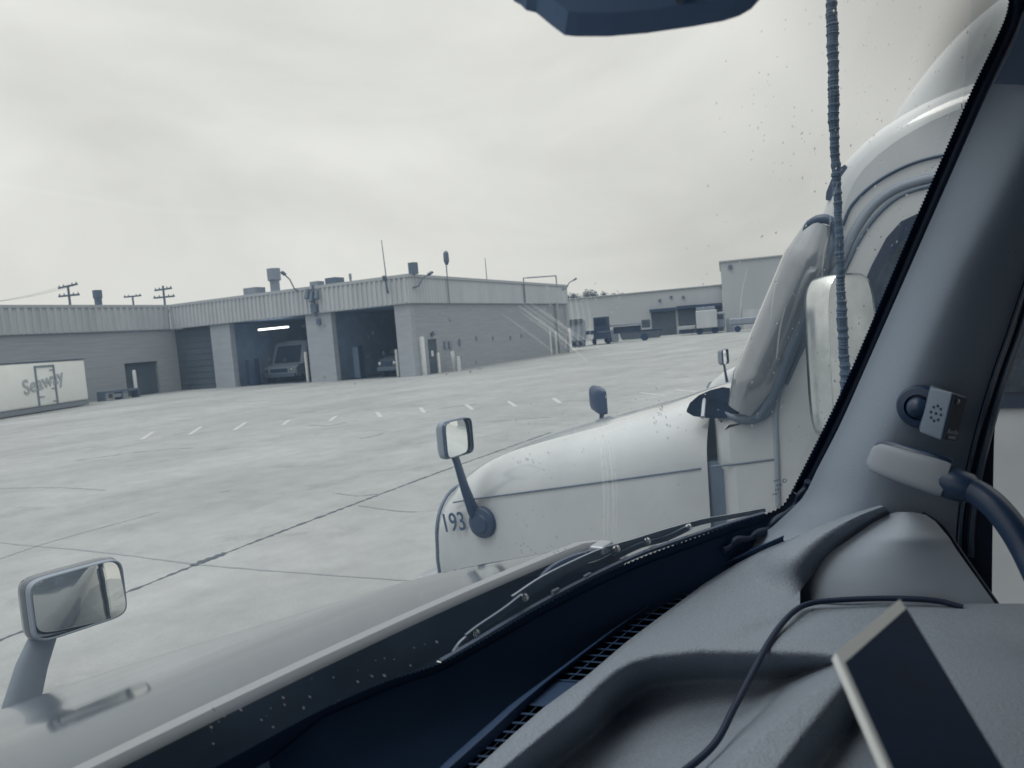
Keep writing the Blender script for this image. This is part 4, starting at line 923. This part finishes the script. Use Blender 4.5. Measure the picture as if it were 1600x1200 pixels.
# grab handle cover and handle
def pscale(P): return (P-CAM).dot(dv)/FPX
Hc = [(1361, 712), (1364, 713), (1372, 716), (1390, 722), (1420, 732), (1450, 741), (1468, 747), (1478, 750)]
hr = [6, 17, 23.5, 25.5, 26.5, 27.5, 28, 27]
Xh = [1.008, 1.003, .998, .99, .985, .98, .98, .98]
hp = [onx(x, y, X) for (x, y), X in zip(Hc, Xh)]
vd = dv
def flat_tube(pts, rad, fl, seg, name, m, par):
    vs = []; n = len(pts)
    for i, p in enumerate(pts):
        t_ = (pts[min(i+1, n-1)]-pts[max(i-1, 0)]).normalized(); wv = (p-CAM).normalized(); b_ = t_.cross(wv).normalized(); a = b_.cross(t_).normalized()
        vs.append([p + b_*math.copysign(abs(math.cos(th))**(2/3.4), math.cos(th))*rad[i] + a*math.copysign(abs(math.sin(th))**(2/3.4), math.sin(th))*rad[i]*fl for th in [2*math.pi*k/seg for k in range(seg+1)]])
    mb = MB().grid(vs); mb.add(vs[0][:-1], [tuple(range(seg))]); mb.add(vs[-1][:-1], [tuple(range(seg))]); return mb.build(name, m, par, smooth=50)
gh = flat_tube([p for p in hp], [r_*pscale(p) for r_, p in zip(hr, hp)], .45, 28, 'grab_handle', 'handle', TO)
hp2 = [p+Vector((.012, 0, 0)) for p in hp]
flat_tube(hp2, [(r_+3.5)*pscale(p) for r_, p in zip(hr, hp2)], .3, 28, 'handle_gasket', 'dark', gh)
cp_ = [onx(x, y, X) for x, y, X in ((1466, 748, .99), (1490, 756, .985), (1515, 764, .98), (1519, 766, .98))]
MB().tube(cp_, [25*pscale(cp_[0]), 25*pscale(cp_[0]), 23*pscale(cp_[0]), 18*pscale(cp_[0])], 20).build('handle_collar', 'dark', gh, smooth=50)
cp_ = [onx(x, y, X) for x, y, X in ((1505, 761, .98), (1530, 772, .975), (1556, 793, .965), (1580, 822, .955), (1602, 858, .945), (1625, 905, .93), (1650, 960, .92))]
MB().tube([Vector(p) for p in polyline([tuple(p) for p in cp_], 24)], 20*pscale(cp_[0]), 16).build('handle_bar', 'dark', gh, smooth=60)

# sun visor edge at the top
vp = [(790, -30), (803, 2), (814, 8), (822, 16), (838, 20), (862, 40), (882, 55), (900, 57), (950, 57), (1010, 52), (1080, 42), (1130, 33), (1155, 25), (1174, 14), (1190, -4), (1200, -40), (1210, -170), (760, -170)]
P_ = [dep(x, y, .46) for x, y in vp]; vo = MB().prism(P_, -dv*.03)
vo.build('sun_visor', mat('visor_vinyl', .22, .2, .7), TO)
MB().tube([dep(1056, -60, .425), dep(1062, 2, .425)], .0025, 8).build('visor_hinge', 'dark', TO)
# headlining, rear wall and shell so that the cab is a closed room with windows
sh = MB()
sh.box((0, -.52, 2.93), (2.3, 1.5, .05)); sh.box((0, gy(0, 2.83)-.02, 2.88), (2.2, .12, .10)); sh.box((0, -1.28, 1.95), (2.3, .05, 2.0)); sh.box((0, -.4, 1.0), (2.3, 1.8, .05))
for s_ in (-1, 1):
    sh.box((s_*1.13, -.45, 1.45), (.05, 1.65, .9));
    sh.box((s_*1.13, -.88, 2.3), (.05, .78, 1.3)) if s_ > 0 else sh.box((s_*1.13, -.75, 2.3), (.05, 1.05, 1.3))  # walls brought forward out of view, narrowing side windows to dim pillar and dash
    sh.box((s_*1.12, -.62, 2.86), (.05, .95, .10))
sh.build('headlining', 'lining', TO)
lpil = MB().tube([(-1.10, .30, 2.05), (-1.06, -.04, 2.82)], .06, 8); lpil.build('left_pillar', 'pillar', TO)
ex = MB(); ex.box((0, -.55, 3.0), (2.36, 1.6, .08), bev=.03)
for s_ in (-1, 1): ex.box((s_*1.18, -.5, 1.25), (.04, 1.9, 1.35)); 
ex.box((0, -2.4, 2.0), (2.36, 2.1, 2.9), bev=.1)
ex.build('cab_shell', 'hood', TO)
# ribbed antenna outside
ac = polyline([tuple(onx(x, y, 1.27)) for x, y in ((1296, -90), (1299, 0), (1302, 110), (1303, 200), (1308, 300), (1312, 400), (1315, 480), (1319, 560), (1326, 640), (1334, 720))], 420)
rad = [(.0066+.0009*math.sin(i*.021)+.0004*math.sin(i*.11))*(1+.14*(1 if (i+int(3*math.sin(i*.05))) % 7 < 2 else 0)+.16*rnd.random()) for i in range(420)]
MB().tube([(a[0]+.0004*math.sin(i*.31), a[1]+.0004*math.cos(i*.23), a[2]) for i, a in enumerate(ac)], rad, 10).build('antenna', 'cord', TO, smooth=25)
# wipers on the outside of the glass
def gpt(pix, off, n=40): return [onglass(x, y, off) for x, y in polyline(pix, n)]
wp1 = MB().tube(gpt([(688, 1034), (740, 1004), (800, 968), (860, 934), (930, 898), (1000, 866), (1080, 838), (1140, 818), (1192, 803)], .012), .0035, 6).build('wiper', 'dark', TO, smooth=50)
MB().tube(gpt([(694, 1029), (760, 992), (850, 939), (940, 893), (1030, 853)], .018), .0014, 6).build('spring_strip', 'mid', wp1)
def flatstrip(pix, off, wd, name, m, n=30, th=.003, par=None):
    P = polyline(pix, n); mb = MB(); rows = [[], [], [], []]
    for i, (x, y) in enumerate(P):
        a = P[max(0, i-1)]; c = P[min(n-1, i+1)]; tx, ty = c[0]-a[0], c[1]-a[1]; l = math.hypot(tx, ty); nx, ny = -ty/l, tx/l
        w_ = wd(i/(n-1)) if callable(wd) else wd
        p1, p2 = onglass(x-nx*w_, y-ny*w_, off), onglass(x+nx*w_, y+ny*w_, off)
        for k, q_ in enumerate((p1, p2, p2+Vector((0, th, 0)), p1+Vector((0, th, 0)))): rows[k].append(q_)
    rows.append(rows[0]); return mb.grid(rows).build(name, m, par or wp1)
flatstrip([(732, 996), (750, 982), (790, 955), (820, 932)], .022, 5, 'bridge', 'darkg')
flatstrip([(712, 1020), (722, 1006), (736, 994), (752, 984)], .022, 3.5, 'bridge', 'mid')
flatstrip([(806, 938), (850, 908), (900, 882), (945, 862), (990, 848), (1040, 832), (1100, 815), (1150, 806), (1196, 797)], .03, lambda f: 8-5*f, 'wiper_arm', 'mid')
flatstrip([(812, 932), (838, 922), (870, 905), (905, 889), (940, 878), (975, 858)], .036, 4, 'bridge', 'darkg')
flatstrip([(960, 872), (1000, 853), (1040, 842), (1075, 826)], .024, 4, 'bridge', 'darkg')
MB().tube(gpt([(838, 918), (850, 900), (866, 886), (890, 874), (920, 864), (950, 852)], .05), .0045, 6).build('wiper_hose', 'dark', wp1, smooth=50)
MB().box(onglass(940, 856, .04), (.03, .02, .012), bev=.003).build('wiper_joint', 'steel', wp1)
for x, y in ((742, 990), (818, 934), (962, 858), (1010, 846), (1075, 824)): MB().lathe(onglass(x, y, .02), (-.3, -.85, .4), [(.0045, 0), (.0045, .004), (.001, .005)], 10).build('pivot', 'chrome', wp1)
MB().box(onglass(692, 1036, .012), (.014, .006, .009), bev=.001).build('end_clip', 'chrome', wp1)
for x, y in ((868, 924), (918, 900), (975, 874), (1020, 856), (1060, 846)): MB().box(onglass(x, y, .014), (.012, .004, .005), rot=Vector((1, -.15, .05)).to_track_quat('X', 'Z')).build('blade_claw', 'steel', wp1)
# etched marks low on the glass
for i, (s_, x, y) in enumerate((('SAFETY', 1208, 753), ('RM 108', 1212, 760), ('M-702', 1210, 767), ('GLASS', 1206, 774))):
    a, b_ = onglass(x, y, -.002), onglass(x+10, y-1.5, -.002); text_mb('glass_marking', s_, .0045, a, b_-a, onglass(x, y-10, -.002)-a, .0001, 'decal', TO, shear=.2)
c_ = onglass(1226, 751, -.002); MB().tube([c_+rv*.0026*math.cos(t_)+uv*.0026*math.sin(t_) for t_ in [i*math.pi/6 for i in range(13)]], .0006, 4).build('glass_emblem', 'decal', TO)
for k in (0, 1): MB().box(onglass(1503+k*5, 166-k*1, -.002), (.0022, .001, .006)).build('glass_marking', 'decal', TO)

# ------------------------------------------------------------------ things in the cab
DV = thing('alarm_unit', onx(1470, 650, 1.02), 'small grey speaker box with round black base stuck to the pillar above the grab handle', 'alarm')
bc = onx(1436, 636, 1.022); nrm_ = (CAM-bc); nrm_ = Vector((-1, .15, 0)).normalized()
MB().lathe(bc+nrm_*-.01, nrm_, [(.026, 0), (.0265, .008), (.024, .013), (.016, .015), (.0145, .008), (.0125, .008), (.0125, .018), (.008, .024), (.001, .026)], 32).build('base', 'dark', DV, smooth=40)
def V_(x, y, X): return onx(x, y, X)
F = [V_(1456, 606, .985), V_(1488, 613, .965), V_(1470, 688, .965), V_(1437, 676, .985)]
Bk = [V_(1456, 606, .985)+Vector((.035, .004, 0)), V_(1511, 621, .99), V_(1493, 691, .99), V_(1437, 676, .985)+Vector((.035, .004, 0))]
bmx = bmesh.new(); vv = [bmx.verts.new(p) for p in F+Bk]
for f_ in ((0, 1, 2, 3), (1, 5, 6, 2), (5, 4, 7, 6), (4, 0, 3, 7), (0, 4, 5, 1), (3, 2, 6, 7)): bmx.faces.new([vv[i] for i in f_])
bmesh.ops.recalc_face_normals(bmx, faces=bmx.faces[:]); bmesh.ops.bevel(bmx, geom=bmx.edges[:], offset=.0022, segments=3, profile=.5, affect='EDGES'); bmx.verts.index_update()
mb = MB(); mb.add([v_.co.copy() for v_ in bmx.verts], [[v_.index for v_ in f_.verts] for f_ in bmx.faces]); bmx.free(); cs = mb.build('case', 'device', DV, smooth=40)
fn = (F[1]-F[0]).cross(F[3]-F[0]).normalized(); fn = fn if fn.dot(CAM-F[0]) > 0 else -fn
sn = (Bk[1]-F[1]).cross(F[2]-F[1]).normalized(); sn = sn if sn.dot(CAM-F[1]) > 0 else -sn
e = [F[1].lerp(Bk[1], .06), F[1].lerp(Bk[1], .94), F[2].lerp(Bk[2], .94), F[2].lerp(Bk[2], .06)]; cc = sum(e, Vector())/4
MB().prism([cc+(p-cc)*.95+sn*.0005 for p in e], sn*.0012).build('dark_face', 'rubber', DV)
def fpt(F_, u, v, o, n): return F_[0].lerp(F_[1], u).lerp(F_[3].lerp(F_[2], u), v)+n*o
hl = MB()
for (u, v) in [(.5, .5)]+[(.5+.24*math.cos(t_), .5+.16*math.sin(t_)) for t_ in [i*math.pi/4 for i in range(8)]]:
    hl.lathe(fpt(F, u, v, -.0006, fn), fn, [(.0016, 0), (.0016, .0012)], 8)
hl.build('speaker_hole', 'rubber', cs)
hl_ = MB().lathe(fpt(e, .35, .15, .0016, sn), sn, [(.0028, 0), (.0028, .001), (.001, .002)], 12).build('indicator', 'steel', DV)
a = fpt(e, .12, .83, .002, sn); text_mb('lettering', 'Bendix', .0075, a, fpt(e, 1, .83, .002, sn)-a, F[1]-F[2], .0002, 'panel', DV, bold=.0002)
a = fpt(e, .30, .87, .002, sn); b_ = fpt(e, .85, .87, .002, sn); dn = (F[2]-F[1]).normalized()*.0035
MB().prism([a, b_, b_+dn, a+dn], sn*.0003).build('plate', 'panel', DV)
# cable lying over the dash
cbp = [(1505, 949, 0), (1470, 940, .004), (1430, 936, .006), (1380, 935, .006), (1320, 937, .006), (1275, 941, .006), (1250, 949, .006), (1225, 971, .006), (1200, 1006, .003), (1170, 1062, .0), (1145, 1110, -.01), (1118, 1160, -.022), (1075, 1200, -.03), (1000, 1250, -.035)]
cb_ = polyline([tuple(pd(x, y, dz)) for x, y, dz in cbp], 90)
tag(MB().tube(cb_, .0034, 12).build('charging_cable', 'rubber', smooth=60), 'thin black cable looping over the dashboard behind the tablet', 'cable')
# tablet with pale rim, upright on the dash
TB = thing('tablet', dep(1400, 1150, .33), 'blurred dark tablet with pale rim tilted on the dash at lower right', 'tablet')
A_ = dep(1306, 1020, .34); B_ = dep(1406, 936, .40); D_ = dep(1490, 1436, .235); ex_, ey_ = B_-A_, D_-A_; nt_ = ex_.cross(ey_).normalized(); nt_ = nt_ if nt_.dot(CAM-A_) > 0 else -nt_
def TP(u, v, o=0): return A_+ex_*u+ey_*v+nt_*o
def quad(u0_, v0_, u1_, v1_, o0, o1): return [TP(u0_, v0_, o0), TP(u1_, v0_, o0), TP(u1_, v1_, o0), TP(u0_, v1_, o0)], nt_*(o1-o0)
MB().prism(*quad(0, 0, 1, 1, -.004, 0)).build('case', 'tabrim', TB)
le = ex_.length; lv = ey_.length
MB().prism(*quad(.0035/le, .008/lv, .999, .995, .0002, .0008)).build('screen', 'tabface', TB)

# ------------------------------------------------------------------ rain and grime on the outside of the glass
M['drop'] = mat('water_drop', .8, .8, .02, .5)
bd = M['drop'].node_tree.nodes['Principled BSDF']; bd.inputs['Transmission Weight'].default_value = 1; bd.inputs['IOR'].default_value = 1.33
def blobs(name, m, L, label, cat):
    mb = MB()
    for (x, y, a, b_, th) in L:
        c = onglass(x, y, .0012); s_ = pscale(c); e1 = (rv*math.cos(th)-uv*math.sin(th)).normalized(); e2 = (rv*math.sin(th)+uv*math.cos(th)).normalized(); nn = -dv
        P = [c+e1*a*s_, c+e2*b_*s_, c-e1*a*s_, c-e2*b_*s_, c+nn*.5*b_*s_, c-nn*.5*b_*s_]
        mb.add(P, [(0, 1, 4), (1, 2, 4), (2, 3, 4), (3, 0, 4), (1, 0, 5), (2, 1, 5), (3, 2, 5), (0, 3, 5)])
    o = mb.build(name, m, None, smooth=80); tag(o, label, cat); o['kind'] = 'stuff'
Ld = []
for _ in range(430):
    x = 1060+500*rnd.betavariate(1.6, 1.3); y = rnd.uniform(0, 700); s_ = rnd.choice((.6, .8, .9, 1.1, 1.5))
    Ld.append((x, y, s_*rnd.uniform(1, 2.6), s_, R(100)+rnd.gauss(0, .35)))
for _ in range(120):
    x = rnd.uniform(780, 1080); y = rnd.uniform(620, 890); s_ = rnd.choice((.5, .7, .9)); Ld.append((x, y, s_*rnd.uniform(1, 3.2), s_, R(80)+rnd.gauss(0, .5)))
for cx_, cy_, k in ((830, 720, 9), (1030, 640, 16), (825, 850, 10), (960, 470, 10), (920, 480, 8), (860, 470, 8), (870, 860, 8)):
    for _ in range(k): Ld.append((cx_+rnd.gauss(0, 9), cy_+rnd.gauss(0, 16), rnd.uniform(1.5, 4.5), .8, R(65)+rnd.gauss(0, .15)))
blobs('raindrops', 'drop', Ld, 'tiny raindrops and short streaks on the right part of the windscreen', 'water drops')
M['grime'] = mat('dried_spot', .6, .24, .9)
Lg = []
for _ in range(42):
    t_ = rnd.random(); x = 330+400*t_; y = 1150-130*t_+rnd.uniform(-32, 30)-10; s_ = rnd.uniform(.6, 2.2); Lg.append((x, y, s_*rnd.uniform(1, 2), s_, R(40)))
for _ in range(26): Lg.append((rnd.uniform(380, 760), rnd.uniform(480, 600), rnd.uniform(.8, 2.4), rnd.uniform(.8, 1.8), R(70)))
blobs('dried_spots', 'grime', Lg, 'pale dried spots on the lower part of the windscreen above the dark cowl', 'dirt')

# wiper smears dried on the glass
M['smear'] = mix_glass('smear_film', .10, .0, grime=True); M['smear'].node_tree.nodes['Translucent BSDF'].inputs[0].default_value = (.85, .86, .84, 1)
mb = MB()
def smear(pix, w_, n=24):
    P = polyline(pix, n); rows = []
    for i, (x, y) in enumerate(P):
        a = P[max(0, i-1)]; c = P[min(n-1, i+1)]; tx, ty = c[0]-a[0], c[1]-a[1]; l = math.hypot(tx, ty); nx, ny = -ty/l, tx/l
        k = w_*math.sin(math.pi*(i+.5)/n)**.5*(.8+.4*rnd.random())
        rows.append([onglass(x-nx*k, y-ny*k, .0008+smear.o), onglass(x+nx*k, y+ny*k, .0008+smear.o)])
    smear.o += .00005; mb.grid(rows)
smear.o = 0
for k in range(7):
    a = (790+rnd.uniform(-8, 60), 478+rnd.uniform(-12, 12)); smear([a, (a[0]+45, a[1]+32), (a[0]+rnd.uniform(80, 110), a[1]+rnd.uniform(60, 80))], rnd.uniform(1, 3))
for x0, w_ in ((938, 2), (944, 1.2), (952, 1.6), (957, 1)): smear([(x0-9, 665), (x0, 700), (x0+6, 770), (x0+5, 845)], w_)
for k in range(5): x0 = 880+k*9; smear([(x0, 455+k*3), (x0+6, 500), (x0+4, 545)], rnd.uniform(1, 2.5))
for k in range(8):
    x0 = rnd.uniform(1120, 1480); y0 = rnd.uniform(60, 560); smear([(x0, y0), (x0-8, y0+30), (x0-14, y0+rnd.uniform(50, 120))], rnd.uniform(.6, 1.4), 12)
o = mb.build('wiper_smears', 'smear'); tag(o, 'faint pale wiper smears across the middle of the windscreen', 'dirt'); o['kind'] = 'stuff'
